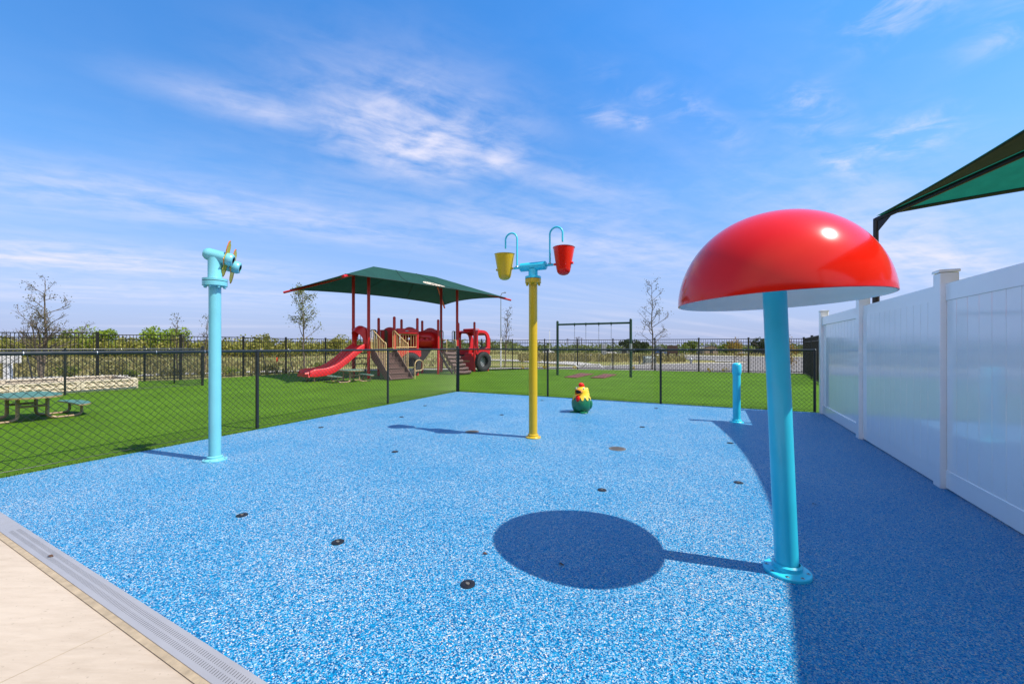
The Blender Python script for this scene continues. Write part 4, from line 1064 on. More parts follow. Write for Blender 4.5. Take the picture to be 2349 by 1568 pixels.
# ------------------------------------------------------------------ planter of cream plastic timbers
t = thing('raised_planter', 'low cream raised bed edged with plastic timbers of diagonal ribs', 'planter', (-13, 11.5, 0))
cA = Vector((-11.75, 12.45, 0)); d1 = dirv(-.54, -.84); d2 = dirv(-.84, .54)
cs = [cA, cA + d1 * 6.0, cA + d1 * 6.0 + d2 * 2.4, cA + d2 * 2.4]
for k in range(4):
    p0, p1 = cs[k], cs[(k + 1) % 4]; d = (p1 - p0); ln = d.length; d.normalize(); nn = Vector((d.y, -d.x, 0))
    if (p0 + nn - (cs[0] + cs[2]) / 2).length < (p0 - nn - (cs[0] + cs[2]) / 2).length: nn = -nn
    nt_ = max(1, round(ln / 1.2)); w = ln / nt_
    for j in range(nt_):
        mb = MB(); a0 = p0 + d * (w * j + .004); a1 = p0 + d * (w * (j + 1) - .004); mid = (a0 + a1) / 2; hl = (w - .008) / 2
        for zz in (.025, .145, .285): mb.quad_box(mid + Z * zz, d * hl, nn * .05, Z * .022)
        mb.quad_box(mid + Z * .155, d * hl, nn * .02, Z * .11)
        for q_ in (-1, 1): mb.quad_box(mid + d * q_ * (hl - .04) + Z * .155, d * .04, nn * .048, Z * .112)
        for zz in (.047, .168):
            nr = 7
            for i in range(nr):
                c0 = a0 + d * (.1 + (w - .2) * i / nr); mb.bar(c0 + nn * .036 + Z * zz, c0 + d * .09 + nn * .036 + Z * (zz + .09), .024, .03)
        mb.build('timber', M_CREAM, t, smooth=0, bevel=.004)
MB().poly([c_ + Z * .19 for c_ in cs]).build('soil', M_SOIL, t, smooth=0)

# ------------------------------------------------------------------ swing set and mats
s0, s1 = Vector((2.08, 18.2, 0)), Vector((5.01, 16.8, 0)); sdv = (s1 - s0).normalized()
t = thing('swing_set', 'dark green single-beam swing set with two belt swings on chains', 'swing set', (s0 + s1) / 2)
for p in (s0, s1):
    o = MB().lathe([(.056, -.02), (.056, 2.42), (.05, 2.45), (.03, 2.475), (0, 2.48)], p, seg=18).build('post', M_SWING, t)
MB().lathe([(.0575, 1.12), (.0575, 1.42)], s1, seg=18).build('notice_band', M_PLATE, t)
MB().tube([s0 + Z * 2.30, s1 + Z * 2.30], .042, 14).build('top_beam', M_SWING, t)
wv = [.247, .406, .583, .748]
hang = []
for w in wv:
    p = s0.lerp(s1, w); hang.append(p)
    MB().lathe([(.055, -.025), (.055, .025)], p + Z * 2.30, sdv, 14, close=True).tube([p + Z * 2.27, p + Z * 2.20], .018, 8).build('hanger', M_SWING, t)
for a_, b_ in ((0, 1), (2, 3)):
    for h in (hang[a_], hang[b_]):
        ch = MB(); k = 0; z = 2.21
        while z > .56:
            ax = sdv if k % 2 == 0 else sdv.cross(Z)
            ch.tube([h + Z * z, h + Z * (z - .018) + ax * .011, h + Z * (z - .04) + ax * .011, h + Z * (z - .058), h + Z * (z - .04) - ax * .011, h + Z * (z - .018) - ax * .011, h + Z * z], .0045, 5, cap=False)
            z -= .05; k += 1
        ch.build('chain', M_CHAIN, t)
    A0, B0 = hang[a_], hang[b_]; nn = sdv.cross(Z)
    MB().grid(lambda u, v: A0.lerp(B0, u) + nn * (v - .5) * .15 + Z * (.55 - .18 * (1 - (2 * u - 1) ** 2)), 14, 2).build('belt_seat', M_SEAT, t, solid=.012)
def crop1(x, y): return G((2100 + .2554 * x) / 1.7437, (1300 + .2554 * y) / 1.7437)
for c4, lab in ((((615, 818), (800, 825), (1075, 765), (870, 752)), 'red rubber mat under the left swing'), (((1025, 825), (1240, 830), (1435, 775), (1240, 765)), 'red rubber mat under the right swing')):
    P = [crop1(*c) for c in c4]; cen = sum(P, Vector()) / 4
    t = thing('rubber_mat', lab, 'mat', cen, 'mats under the swings')
    m1, m2 = P[1].lerp(P[2], .5), P[0].lerp(P[3], .5)
    MB().prism([P[0], P[1], m1, m2], Z * .03).build('mat_half', M_MAT, t, bevel=.006)
    MB().prism([m2 + (P[3] - m2) * .01, m1 + (P[2] - m1) * .01, P[2], P[3]], Z * .03).build('mat_half', M_MAT, t, bevel=.006)

# ------------------------------------------------------------------ trees
def young_tree(name, label, loc, h, spread, lm, nleaf, leaf, seed, trunks=1, low=.3, tr=.045, up=.75, group='young trees beyond the iron fence', clump=None):
    rnd = random.Random(seed); loc = Vector(loc)
    t = thing(name, label, 'tree', loc, group)
    wood = MB(); tips = []
    def branch(p, d, ln, r, lev):
        n = 5; pts = [p]; radii = [r]; q_ = p.copy(); dd = d.copy()
        for k in range(n):
            dd = (dd + Vector((rnd.gauss(0, .13), rnd.gauss(0, .13), rnd.gauss(.03, .07)))).normalized()
            q_ = q_ + dd * ln / n; pts.append(q_.copy()); radii.append(r * (1 - .75 * (k + 1) / n) + .002)
        wood.tube(pts, r, 6 if lev else 9, cap=False, radii=radii)
        for k in range(1, n + 1): tips.append((pts[k], lev))
        if lev < 3:
            for j in range(rnd.randint(2, 4) if lev else 0):
                k = rnd.randint(2, n - 1); dr = (dd + Vector((rnd.gauss(0, .55), rnd.gauss(0, .55), rnd.gauss(.1, .3)))).normalized()
                branch(pts[k], dr, ln * rnd.uniform(.35, .6), radii[k] * .7, lev + 1)
    for tk in range(trunks):
        n = 12; pts, radii = [], []; lean = Vector((rnd.gauss(0, .04), rnd.gauss(0, .04), 0)) + (Vector((rnd.gauss(0, .12), rnd.gauss(0, .12), 0)) if tk else Vector())
        hh = h * (1 if tk == 0 else rnd.uniform(.55, .8)); q_ = loc.copy() - Z * .05; wob = Vector()
        for k in range(n + 1):
            f_ = k / n; wob += Vector((rnd.gauss(0, .02), rnd.gauss(0, .02), 0))
            pts.append(loc + lean * hh * f_ + wob + Z * hh * f_ - Z * .05); radii.append(tr * (1 - f_) ** .8 * (.8 if tk else 1) + .004)
        wood.tube(pts, tr, 10, cap=False, radii=radii)
        nb = int(15 * h / 4)
        for j in range(nb):
            f_ = low + (1 - low) * (j + rnd.random() * .6) / nb; f_ = min(f_, .96); k = f_ * n; i = int(k); p = pts[i].lerp(pts[min(i + 1, n)], k - i)
            an = j * 2.4 + rnd.random(); bl = spread * (1.15 - .8 * (f_ - low) / (1 - low)) * rnd.uniform(.6, 1.1)
            d = Vector((math.cos(an), math.sin(an), up * rnd.uniform(.7, 1.4))).normalized()
            branch(p, d, bl, radii[i] * .45 + .003, 1)
    wood.build('trunk', M_BARK, t, smooth=60)
    lf = MB(); hi = [p for p, l_ in tips if l_ >= 1]
    for k in range(nleaf):
        p = rnd.choice(hi); lf.leaf(p + Vector((rnd.gauss(0, 1), rnd.gauss(0, 1), rnd.gauss(0, 1))) * leaf * 1.4, leaf * rnd.uniform(.6, 1.3), .55)
    lf.build('crown', lm, t, smooth=0)
    return t
young_tree('young_tree', 'widest bare-looking young tree with several stems at the far left', (-19.6, 16.6, 0), 4.1, 1.25, L_BR, 1500, .06, 3, trunks=3, low=.22, tr=.06)
young_tree('young_tree', 'leafy yellow-green young tree behind the red slide', (-11.25, 21.6, 0), 4.5, .95, L_YG, 1700, .085, 11, low=.36, tr=.05, up=.8)
young_tree('young_tree', 'nearly bare young tree beside the pale light pole', (-.44, 25.3, 0), 3.75, .9, L_BR, 260, .08, 21, low=.3, tr=.04, up=1.2)
young_tree('young_tree', 'tall bare young tree to the right of the swing set', (7.95, 22.5, 0), 5.1, 1.15, L_BR, 420, .075, 31, low=.26, tr=.048, up=.75)
young_tree('sapling', 'sapling right of the round willow, left of the aqua post', (-15.2, 18.1, 0), 2.7, .5, L_BR, 420, .07, 41, trunks=2, low=.3, tr=.03, up=1.3)
young_tree('sapling', 'thin sapling showing just left of the aqua post', (-14.35, 18.5, 0), 2.75, .4, L_BR, 220, .07, 51, low=.3, tr=.03, up=1.6)
young_tree('autumn_sapling', 'orange-leaved sapling by the iron fence corner, behind the mushroom pole', (14.25, 20.4, 0), 1.75, .5, L_OR, 900, .085, 61, low=.2, tr=.025, up=.9)
young_tree('autumn_sapling', 'orange-leaved sapling standing by the road beyond the short bollard', (19.2, 34.5, 0), 1.75, .75, L_OR, 700, .13, 71, low=.2, tr=.03, up=.9)

def bushy(mb, c, rx, rz, n, size, rnd, flat=.0):
    """leaf clumps through an uneven volume"""
    lobes = [(Vector((rnd.gauss(0, .45) * rx, rnd.gauss(0, .45) * rx, rz * rnd.uniform(.35, 1.25))), rnd.uniform(.35, .75)) for _ in range(7)]
    for k in range(n):
        o, s_ = rnd.choice(lobes); d = Vector((rnd.gauss(0, 1), rnd.gauss(0, 1), rnd.gauss(0, 1))).normalized() * rnd.random() ** .35
        p = c + o + Vector((d.x * rx * s_, d.y * rx * s_, d.z * rz * s_))
        if p.z < c.z: p.z = c.z + rnd.random() * rz * .3
        mb.leaf(p, size * rnd.uniform(.6, 1.4), .7)
def bush_tree(name, label, loc, rx, h, lm, n, size, seed, cat='tree', trunk=True, group=None):
    rnd = random.Random(seed); loc = Vector(loc); random.seed(seed)
    t = thing(name, label, cat, loc, group)
    mb = MB(); bushy(mb, loc + Z * (h * .16 if trunk else .02), rx, h * .52, n, size, rnd)
    if trunk:
        w = MB()
        for k in range(3): w.tube([loc - Z * .1, loc + Vector((rnd.gauss(0, .12) * rx, rnd.gauss(0, .12) * rx, h * .35)), loc + Vector((rnd.gauss(0, .4) * rx, rnd.gauss(0, .4) * rx, h * .8))], .1, 6, radii=[h * .035, h * .025, h * .008])
        w.build('trunk', M_BARK, t)
    mb.build('crown' if trunk else 'foliage', lm, t, smooth=0)
    return t
def far(px, d): return Vector(((px - CX) / F * d, d, fz((px - CX) / F * d, d)))
bush_tree('bushy_tree', 'light green feathery tree above the left end of the iron fence', far(240, 54), 2.0, 3.9, L_WG, 1500, .30, 5, group='trees beyond the field')
bush_tree('bushy_tree', 'pair-lobed bright willow left of the aqua post', far(368, 54), 2.6, 4.1, L_WG, 2000, .30, 6, group='trees beyond the field')
bush_tree('bushy_tree', 'broad brownish tree behind the far left bare tree', far(140, 62), 3.4, 3.9, L_GR, 2000, .34, 8, group='trees beyond the field')
bush_tree('bushy_tree', 'small olive tree poking above the thicket right of the aqua post', far(598, 56), 1.4, 3.35, L_TH, 800, .26, 9, group='trees beyond the field')
bush_tree('bushy_tree', 'olive bushy tree seen beyond the slide hood', far(780, 62), 1.9, 3.2, L_TH, 900, .28, 10, group='trees beyond the field')
bush_tree('oak_tree', 'wide dark oak between the swing posts and sapling', far(1452, 135), 4.6, 5.9, L_DG, 1700, .6, 12, group='trees beyond the road')
bush_tree('oak_tree', 'dark round oak just left of the mushroom pole', far(1752, 120), 3.6, 5.2, L_DG, 1300, .55, 13, group='trees beyond the road')
bush_tree('oak_tree', 'mid green round tree behind the brown board', far(1585, 118), 3.2, 4.3, L_GR, 1100, .5, 14, group='trees beyond the road')
bush_tree('oak_tree', 'low olive tree beside the beige building', far(1665, 110), 3.0, 3.6, L_GR, 1000, .5, 15, group='trees beyond the road')
# the thicket on the left and the far treeline read as masses
random.seed(4); rnd = random.Random(4)
th = MB()
for k in range(230):
    px = -180 + 1130 * (k + rnd.random()) / 230; d = rnd.uniform(50, 68)
    if px > 640: d += (px - 640) * .09
    p = far(px, d); bushy(th, p, rnd.uniform(1.2, 2.3), rnd.uniform(1.05, 1.65) * (1.1 if px < 300 else .95), 230, .32, rnd)
o = th.build('thicket', L_TH, smooth=0); tag(o, 'dense yellow-green thicket across the field on the left', 'thicket', kind='stuff')
random.seed(5); tl = MB()
for k in range(300):
    px = 800 + 1540 * (k + rnd.random()) / 300; d = rnd.uniform(150, 215)
    p = far(px, d); bushy(tl, p, rnd.uniform(3.0, 5.5), rnd.uniform(1.7, 3.1), 110, .85, rnd)
o = tl.build('treeline', L_FT, smooth=0); tag(o, 'low far treeline along the horizon behind the swing set', 'treeline', kind='stuff')
random.seed(6); wd_ = MB()
def weed_patch(px0, px1, y0, y1, n, hgt):
    for k in range(n):
        p = G(rnd.uniform(px0, px1), rnd.uniform(y0, y1)); p.z = fz(p.x, p.y)
        h = hgt * rnd.uniform(.5, 1.2); an = rnd.random() * 6.28; w = .05 + .02 * p.y / 10; dx = Vector((math.cos(an), math.sin(an), 0)) * w
        ln = Vector((rnd.gauss(0, .25) * h, rnd.gauss(0, .25) * h, h)); i = len(wd_.v)
        wd_.v += [p - dx, p + dx, p + ln + dx * .3, p + ln - dx * .3]; wd_.f.append((i, i + 1, i + 2, i + 3))
weed_patch(1190, 1480, 815, 829, 1500, .42); weed_patch(1480, 1570, 818, 829, 500, .4); weed_patch(0, 1100, 811, 840, 1700, .26); weed_patch(-100, 700, 830, 862, 800, .26)
weed_patch(1500, 1760, 806, 812, 300, .5); weed_patch(1100, 1480, 806, 811, 500, .4)
o = wd_.build('weeds', L_WD, smooth=0); tag(o, 'tall dry weeds scattered over the field beyond the iron fence', 'weeds', kind='stuff')
for k, (px, py, r, h, lab) in enumerate(((150, 872, .42, .62, 'low wispy shrub beyond the iron fence beside the white sign'), (262, 868, .5, .68, 'low shrub behind the cream planter, left of its corner'), (300, 866, .3, .45, 'smallest shrub just right of the planter shrub'),
                                         (395, 864, .35, .6, 'low shrub behind the chain-link corner, left of aqua post'), (535, 858, .4, .5, 'low shrub right of the aqua post outside the fence'), (622, 856, .35, .5, 'low shrub in front of the slide, outside the fence'), (730, 853, .4, .55, 'low shrub at the foot of the leafy tree'))):
    bush_tree('fence_shrub', lab, G(px, py), r, h, L_BR if k % 2 else L_GR, 420, .07, 80 + k, 'shrub', False, 'low shrubs along the iron fence')
for k, (px, py) in enumerate(((1197, 845.5), (1250, 846), (1318, 847), (1453, 848.5), (1628, 852.5), (1664, 853))):
    bush_tree('flower_clump', ['yellow flower clump just right of the yellow post', 'small yellow flowers left of the green swing post', 'yellow flower clump below the left swing seat', 'yellow flower clump by the right swing post', 'yellow flowers left of the short aqua bollard', 'yellow flowers directly behind the short aqua bollard'][k], G(px, py), .14, .24 + .1 * (k == 0), L_YF, 90, .05, 100 + k, 'flowers', False, 'yellow flowers along the iron fence')

# ------------------------------------------------------------------ street furniture and far buildings
p = far(1149, 26.3)
t = thing('light_pole', 'thin pole with pale lower half beside the bare tree, left of the yellow post', 'pole', p)
MB().tube([p, p + Z * 1.9], .05, 12).build('pole_base', M_WPAINT, t)
MB().tube([p + Z * 1.88, p + Z * 4.7], .028, 10, radii=[.032, .022]).build('pole_shaft', M_GREYB, t)
MB().tube([p + Z * 4.7, p + Z * 4.85 + Vector((.06, 0, 0)), p + Z * 4.9 + Vector((.25, 0, 0))], .022, 8).lathe([(.02, 0), (.07, .03), (.07, .06), (0, .08)], p + Z * 4.86 + Vector((.28, 0, 0)), seg=12).build('lamp_head', M_GREYB, t)
p = far(1261, 100); t = thing('flagpole', 'slender white flagpole far beyond the fence, left of the swing set', 'pole', p)
MB().tube([p, p + Z * (5.4 - p.z)], .06, 8).build('pole', M_WPAINT, t); MB().ball(p + Z * (5.45 - p.z), .1).build('finial', M_PLATE, t)
for k, (px, top, lab) in enumerate(((1302, 5.6, 'lone utility pole left of the swing chains'), (1322, 6.3, 'left utility pole of the close pair behind the swings'), (1328, 6.5, 'taller utility pole of the close pair behind the swings'), (1334, 5.9, 'utility pole just right of the close pair'))):
    p = far(px, 200); t = thing('utility_pole', lab, 'pole', p, 'far utility poles')
    MB().tube([p, p + Z * (top - p.z)], .13, 6).build('pole', M_BOARD, t); MB().box(p.x - .9, p.x + .9, p.y - .06, p.y + .06, top - .5, top - .35).build('crossarm', M_BOARD, t)
p = G(1491, 834); p.z = 0
t = thing('transformer_box', 'green-grey pad transformer beside the road, right of swings', 'utility box', p)
MB().box(p.x - .5, p.x + .45, p.y - .3, p.y + .5, 0, .08).build('pad', M_WALK, t)
MB().prism([(p.x - .40, p.y - .2, .08), (p.x - .40, p.y + .4, .08), (p.x - .40, p.y + .4, .58), (p.x - .40, p.y - .05, .58), (p.x - .40, p.y - .2, .44)], (.8, 0, 0)).build('cabinet', M_GREYB, t, bevel=.02)
MB().box(p.x + .02, p.x + .12, p.y - .215, p.y - .2, .25, .34).build('warning_label', M_WPAINT, t)
MB().box(p.x - .8, p.x - .78, p.y - .1, p.y + .1, 0, .6).build('guard_panel', M_IRON, t)
p = far(1385, 56); t = thing('utility_cabinet', 'tall pale grey utility cabinet between the swing chains', 'utility box', p)
MB().box(p.x - .33, p.x + .30, p.y - .25, p.y + .25, .25, 1.62).build('cabinet', M_GREYL, t, bevel=.03); MB().box(p.x - .1, p.x + .1, p.y - .1, p.y + .1, -.1, .25).build('pedestal', M_WPAINT, t); MB().box(p.x - .3, p.x - .02, p.y - .262, p.y - .25, .35, 1.5).build('door', M_GREYL, t)
p = far(1543, 45); t = thing('board_sign', 'dark brown board on two posts seen from behind, beyond the road', 'sign', p)
MB().box(p.x - .6, p.x + .58, p.y - .04, p.y + .04, .55, 1.44).build('board', M_BOARD, t, bevel=.01)
for dx in (-.5, .48): MB().box(p.x + dx - .05, p.x + dx + .05, p.y + .04, p.y + .12, -.1, 1.4).build('post', M_BOARD, t)
MB().bar((p.x - .5, p.y + .1, .5), (p.x - .9, p.y + .6, -.05), .05, .05).build('brace', M_BOARD, t)
p = Vector((-20.7, 16.2, 0)); t = thing('white_sign', 'blank white board on a white post at the left edge', 'sign', p)
MB().box(p.x + .02, p.x + .23, p.y - .02, p.y + .14, -.05, 1.02).build('post', M_WPAINT, t); MB().box(p.x - .9, p.x + .78, p.y - .06, p.y - .021, .63, 1.0).build('board', M_WPAINT, t, bevel=.008)
p = G(1585, 833.5); t = thing('fire_hydrant', 'small grey hydrant by the kerb right of the brown board', 'hydrant', p)
MB().lathe([(.11, 0), (.11, .04), (.075, .05), (.075, .32), (.1, .33), (.1, .36), (.085, .37), (.06, .43), (.02, .46), (.02, .49), (0, .49)], p, seg=14).build('barrel', M_PLATE, t)
for sx in (-1, 1): MB().tube([p + Vector((.06 * sx, 0, .26)), p + Vector((.13 * sx, 0, .26))], .04, 8).build('outlet', M_PLATE, t)
def gable(name, label, p, w, d, h, rh, wall, roof, open_front=False):
    t = thing(name, label, 'building', p)
    x, y, z = p
    MB().prism([(x - w / 2, y, z), (x + w / 2, y, z), (x + w / 2, y, z + h), (x, y, z + h + rh), (x - w / 2, y, z + h)], (0, d, 0)).build('wall', wall, t)
    e = w * .05
    MB().prism([(x - w / 2 - e, y - e, z + h - .08), (x, y - e, z + h + rh + .02), (x + w / 2 + e, y - e, z + h - .08), (x + w / 2 + e, y - e, z + h + .06), (x, y - e, z + h + rh + .16), (x - w / 2 - e, y - e, z + h + .06)], (0, d + 2 * e, 0)).build('roof', roof, t)
    MB().box(x - w * .12, x + w * .12, y - .06, y - .01, z, z + h * .75).build('door', M_DKROOF, t)
gable('shed', 'small grey gabled shed left of the brown board, far away', far(1517, 150), 3.1, 3, 2.1, .75, M_GREYL, M_DKROOF)
gable('beige_building', 'low beige building beside the pale flat canopy, far away', far(1632, 128), 4.2, 6, 2.5, .5, M_BEIGE, M_DKROOF)
gable('long_building', 'long low grey-roofed building left of the dark oak', far(1432, 175), 9, 6, 2.0, .5, M_GREYL, M_GREYL)
p = far(1595, 125); t = thing('carport', 'pale flat carport roof beside the beige building', 'shelter', p)
MB().prism([(p.x - 3.6, p.y, p.z + 2.0), (p.x + 2.9, p.y, p.z + 2.35), (p.x + 2.9, p.y, p.z + 2.5), (p.x - 3.6, p.y, p.z + 2.15)], (0, 4, 0)).build('roof', M_WPAINT, t)
for dx in (-3.3, 2.6):
    for dy in (.2, 3.8): MB().box(p.x + dx - .06, p.x + dx + .06, p.y + dy - .06, p.y + dy + .06, p.z, p.z + 2.0).build('post', M_WPAINT, t)
def car(label, p, m, rot, tall=1.45):
    t = thing('parked_car', label, 'car', p, 'cars parked beyond the road'); p = Vector(p)
    ax = Vector((math.cos(rot), math.sin(rot), 0)); ay = Z.cross(ax)
    def Pt(x, y, z): return p + ax * x + ay * y + Z * z
    pr = [(-2.2, .35), (-2.22, .75), (-2.1, .92), (-1.0, .98), (1.1, .98), (2.05, .82), (2.2, .6), (2.2, .35)]
    MB().prism([Pt(x, -.88, z) for x, z in pr], ay * 1.76).build('body', m, t, bevel=.07)
    cb_ = [(-1.75, .97), (-1.15, tall), (.35, tall), (1.15, .97)]
    MB().prism([Pt(x, -.74, z) for x, z in cb_], ay * 1.48).build('windows', M_GLASSD, t, bevel=.05)
    MB().prism([Pt(-1.2, -.7, tall - .01), Pt(.4, -.7, tall - .01), Pt(.4, -.7, tall + .05), Pt(-1.2, -.7, tall + .05)], ay * 1.4).build('roof', m, t, bevel=.03)
    for sx in (-1.35, 1.35):
        for sy in (-.82, .82): MB().lathe([(.0, -.1), (.24, -.1), (.32, -.09), (.33, 0), (.32, .09), (.24, .1), (0, .1)], Pt(sx, sy, .33), ay, 20).build('wheel', M_TYRE, t)
    for sy in (-.6, .6): MB().quad_box(Pt(-2.2, sy, .78), ax * .02, ay * .16, Z * .07).build('tail_light', M_PRED, t)
    return t
car('dark parked car seen between the bollard and mushroom pole', far(1737, 105), M_CARD, 2.6)
car('white parked car partly behind the dark car', far(1752, 112), M_CARW, 2.4, 1.6)
car('white van-like car behind the orange sapling', far(1712, 118), M_CARW, 3.0, 1.8)
car('blue parked car by the grey shed', far(1519, 120), M_CARB, .2)
car('white parked car left of the long low building', far(1400, 150), M_CARW, .1)
car('dark parked car seen left of the yellow post', far(1110, 140), M_CARD, .1)
car('white parked car beyond the flagpole foot', far(1258, 150), M_CARW, .05)
p = G(638, 838); t = thing('marker_flag', 'small orange marker flag on a wire left of the slide', 'flag', p)
MB().tube([p, p + Z * .62], .008, 6).build('staff', M_WPAINT, t); MB().grid(lambda u, v: p + Vector((-.14 * u, .03 * math.sin(4 * u), .60 - .30 * v - .06 * u)), 6, 3).build('flag', M_FLAG, t, solid=.004)
for px, d, ln, lab in ((612, 20.6, .35, 'leaning dark tree stake left of the leafy tree'), (672, 21.0, .3, 'leaning dark tree stake close beside the leafy tree'), (75, 16.0, .4, 'leaning dark stake under the far left bare tree')):
    p = far(px, d); p.z = 0; t = thing('tree_stake', lab, 'stake', p, 'stakes by the young trees')
    MB().tube([p, p + Vector((-ln, .1, 1.15))], .022, 8).build('stake_rod', M_IRON, t); MB().tube([p + Vector((-ln, .1, 1.14)), p + Vector((-ln * 1.02, .1, 1.20))], .028, 8).build('stake_tip', M_WPAINT, t)

# ------------------------------------------------------------------ the building behind the viewer (seen mirrored in the glossy cap)
M_BRICK = mat('brown_brick', (0.20, 0.125, 0.085), 0.85, 0.25, 18, bump=0.3)
bo_ = Vector((-.4, -5.2, 0)); bn = -GN
t = thing('school_building', 'brown brick building with dark roof mirrored in the red mushroom cap', 'building', bo_)
def BP(a, b, z): return bo_ + PA * a + bn * b + Z * z
wb = MB().prism([BP(-13, 0, 0), BP(11, 0, 0), BP(11, -8, 0), BP(-13, -8, 0)], Z * 3.2); wb.build('wall', M_BRICK, t)
ro = MB(); i = len(ro.v); ro.v += [BP(-13.6, .9, 3.2), BP(11.6, .9, 3.2), BP(11.6, -8.6, 3.2), BP(-13.6, -8.6, 3.2), BP(-9, -4, 5.0), BP(7, -4, 5.0)]
ro.f += [(0, 1, 5, 4), (1, 2, 5), (2, 3, 4, 5), (3, 0, 4), (3, 2, 1, 0)]; ro.build('roof', M_DKROOF, t, smooth=0)
for a_ in (-10, -7, -4, 4, 7):
    f_ = MB().ring([BP(a_ - .7, .005, .9), BP(a_ + .7, .005, .9), BP(a_ + .7, .005, 2.4), BP(a_ - .7, .005, 2.4)], [BP(a_ - .62, .005, .98), BP(a_ + .62, .005, .98), BP(a_ + .62, .005, 2.32), BP(a_ - .62, .005, 2.32)], bn * .05).build('window', M_WPAINT, t)
    MB().prism([BP(a_ - .62, .003, .98), BP(a_ + .62, .003, .98), BP(a_ + .62, .003, 2.32), BP(a_ - .62, .003, 2.32)], bn * .015).build('pane', M_GLASSD, f_)
d_ = MB().prism([BP(-.55, .003, 0), BP(.55, .003, 0), BP(.55, .003, 2.15), BP(-.55, .003, 2.15)], bn * .05).build('door', M_GREYL, t)
MB().tube([BP(.42, .06, .95), BP(.42, .09, .95), BP(.42, .09, 1.15), BP(.42, .06, 1.15)], .012, 8).build('handle', M_STEEL, d_)

# ------------------------------------------------------------------ sky, sun, camera
SUN_AZ = Vector((.945, -.327, 0)).normalized(); EL = math.radians(55)
sv = SUN_AZ * math.cos(EL) + Z * math.sin(EL)
ld = bpy.data.lights.new('sun', 'SUN'); ld.energy = 4.4; ld.angle = math.radians(.53); ld.color = (1.0, .93, .83)
lo = bpy.data.objects.new('sun', ld); COL.objects.link(lo); lo.rotation_euler = (-sv).to_track_quat('-Z', 'Y').to_euler(); lo.location = (10, -5, 20)
w = bpy.data.worlds.new('World'); S.world = w; w.use_nodes = True
N = w.node_tree.nodes; L = w.node_tree.links; bg = N['Background']
sky = N.new('ShaderNodeTexSky'); sky.sky_type = 'NISHITA'; sky.sun_disc = False; sky.sun_elevation = EL
sky.sun_rotation = math.atan2(SUN_AZ.x, SUN_AZ.y); sky.altitude = 200; sky.air_density = 1.0; sky.dust_density = .6; sky.ozone_density = 1.6
def math_n(op, a, b=None, c=None, clamp=False):
    n = N.new('ShaderNodeMath'); n.operation = op; n.use_clamp = clamp
    for i, v in enumerate((a, b, c)):
        if v is None: continue
        if isinstance(v, (int, float)): n.inputs[i].default_value = v
        else: L.new(v, n.inputs[i])
    return n.outputs['Value']
tc = N.new('ShaderNodeTexCoord'); sx = N.new('ShaderNodeSeparateXYZ'); L.new(tc.outputs['Generated'], sx.inputs['Vector'])
KZ = .07
dz = math_n('ADD', math_n('MAXIMUM', sx.outputs['Z'], 0.0), KZ)
px_ = math_n('DIVIDE', sx.outputs['X'], dz); py_ = math_n('DIVIDE', sx.outputs['Y'], dz)
def cp(px, py):
    v = Vector(((px - CX) / F, 1, (HZ - py) / F)).normalized(); d = v.z + KZ; return v.x / d, v.y / d
RT = math.radians(30); cr, sr = math.cos(RT), math.sin(RT)
al = math_n('ADD', math_n('MULTIPLY', px_, cr), math_n('MULTIPLY', py_, sr))         # along the streaks
ac = math_n('SUBTRACT', math_n('MULTIPLY', py_, cr), math_n('MULTIPLY', px_, sr))    # across
def vec(a, b, fa, fb, off=0.0):
    c = N.new('ShaderNodeCombineXYZ'); L.new(math_n('MULTIPLY_ADD', a, fa, off), c.inputs['X']); L.new(math_n('MULTIPLY', b, fb), c.inputs['Y']); return c.outputs['Vector']
def noise(v, scale, det, rough, dist=0.0):
    n = N.new('ShaderNodeTexNoise'); n.inputs['Scale'].default_value = scale; n.inputs['Detail'].default_value = det; n.inputs['Roughness'].default_value = rough; n.inputs['Distortion'].default_value = dist
    L.new(v, n.inputs['Vector']); return n.outputs['Fac']
def rng(v, a, b, c=0.0, d=1.0):
    n = N.new('ShaderNodeMapRange'); n.interpolation_type = 'SMOOTHSTEP'
    for k, x in zip(('From Min', 'From Max', 'To Min', 'To Max'), (a, b, c, d)): n.inputs[k].default_value = x
    L.new(v, n.inputs['Value']); return n.outputs['Result']
def blob(px, py, ra, rc):
    x, y = cp(px, py); a0 = x * cr + y * sr; c0 = y * cr - x * sr
    da = math_n('DIVIDE', math_n('SUBTRACT', al, a0), ra); dc = math_n('DIVIDE', math_n('SUBTRACT', ac, c0), rc)
    return math_n('POWER', 2.718, math_n('MULTIPLY', math_n('ADD', math_n('MULTIPLY', da, da), math_n('MULTIPLY', dc, dc)), -1.0))
blobs = [(960, 318, .40, .34, 1.4), (1100, 355, .26, .2, 1.1), (640, 262, .34, .12, .7), (450, 475, 1.5, .36, .62), (100, 590, 1.5, .55, .95), (330, 670, 2.2, .7, .5),
         (2150, 600, 2.2, .5, .8), (1350, 560, 1.8, .7, .5), (1300, 420, 1.0, .22, .4), (2000, 440, .7, .16, .45)]
puffs = [(2080, 315, .16, .13, 1.0), (1930, 372, .16, .05, .7), (1840, 232, .12, .07, .8), (1860, 265, .2, .08, .5), (2060, 12, .15, .10, .95), (2330, 65, .13, .09, .6), (1560, 250, .3, .06, .6), (1400, 268, .10, .06, .6), (1465, 280, .05, .04, .6)]
def wsum(bl):
    m_ = None
    for b in bl:
        v = math_n('MULTIPLY', blob(*b[:4]), b[4]); m_ = v if m_ is None else math_n('MAXIMUM', m_, v)
    return m_
mask = wsum(blobs); pmask = wsum(puffs)
pf2 = noise(vec(px_, py_, 1.0, 1.3, 2.2), 5.0, 8, .6, .45)
fib = noise(vec(al, ac, .55, 2.5, 3.7), 1.6, 8, .6, .35)
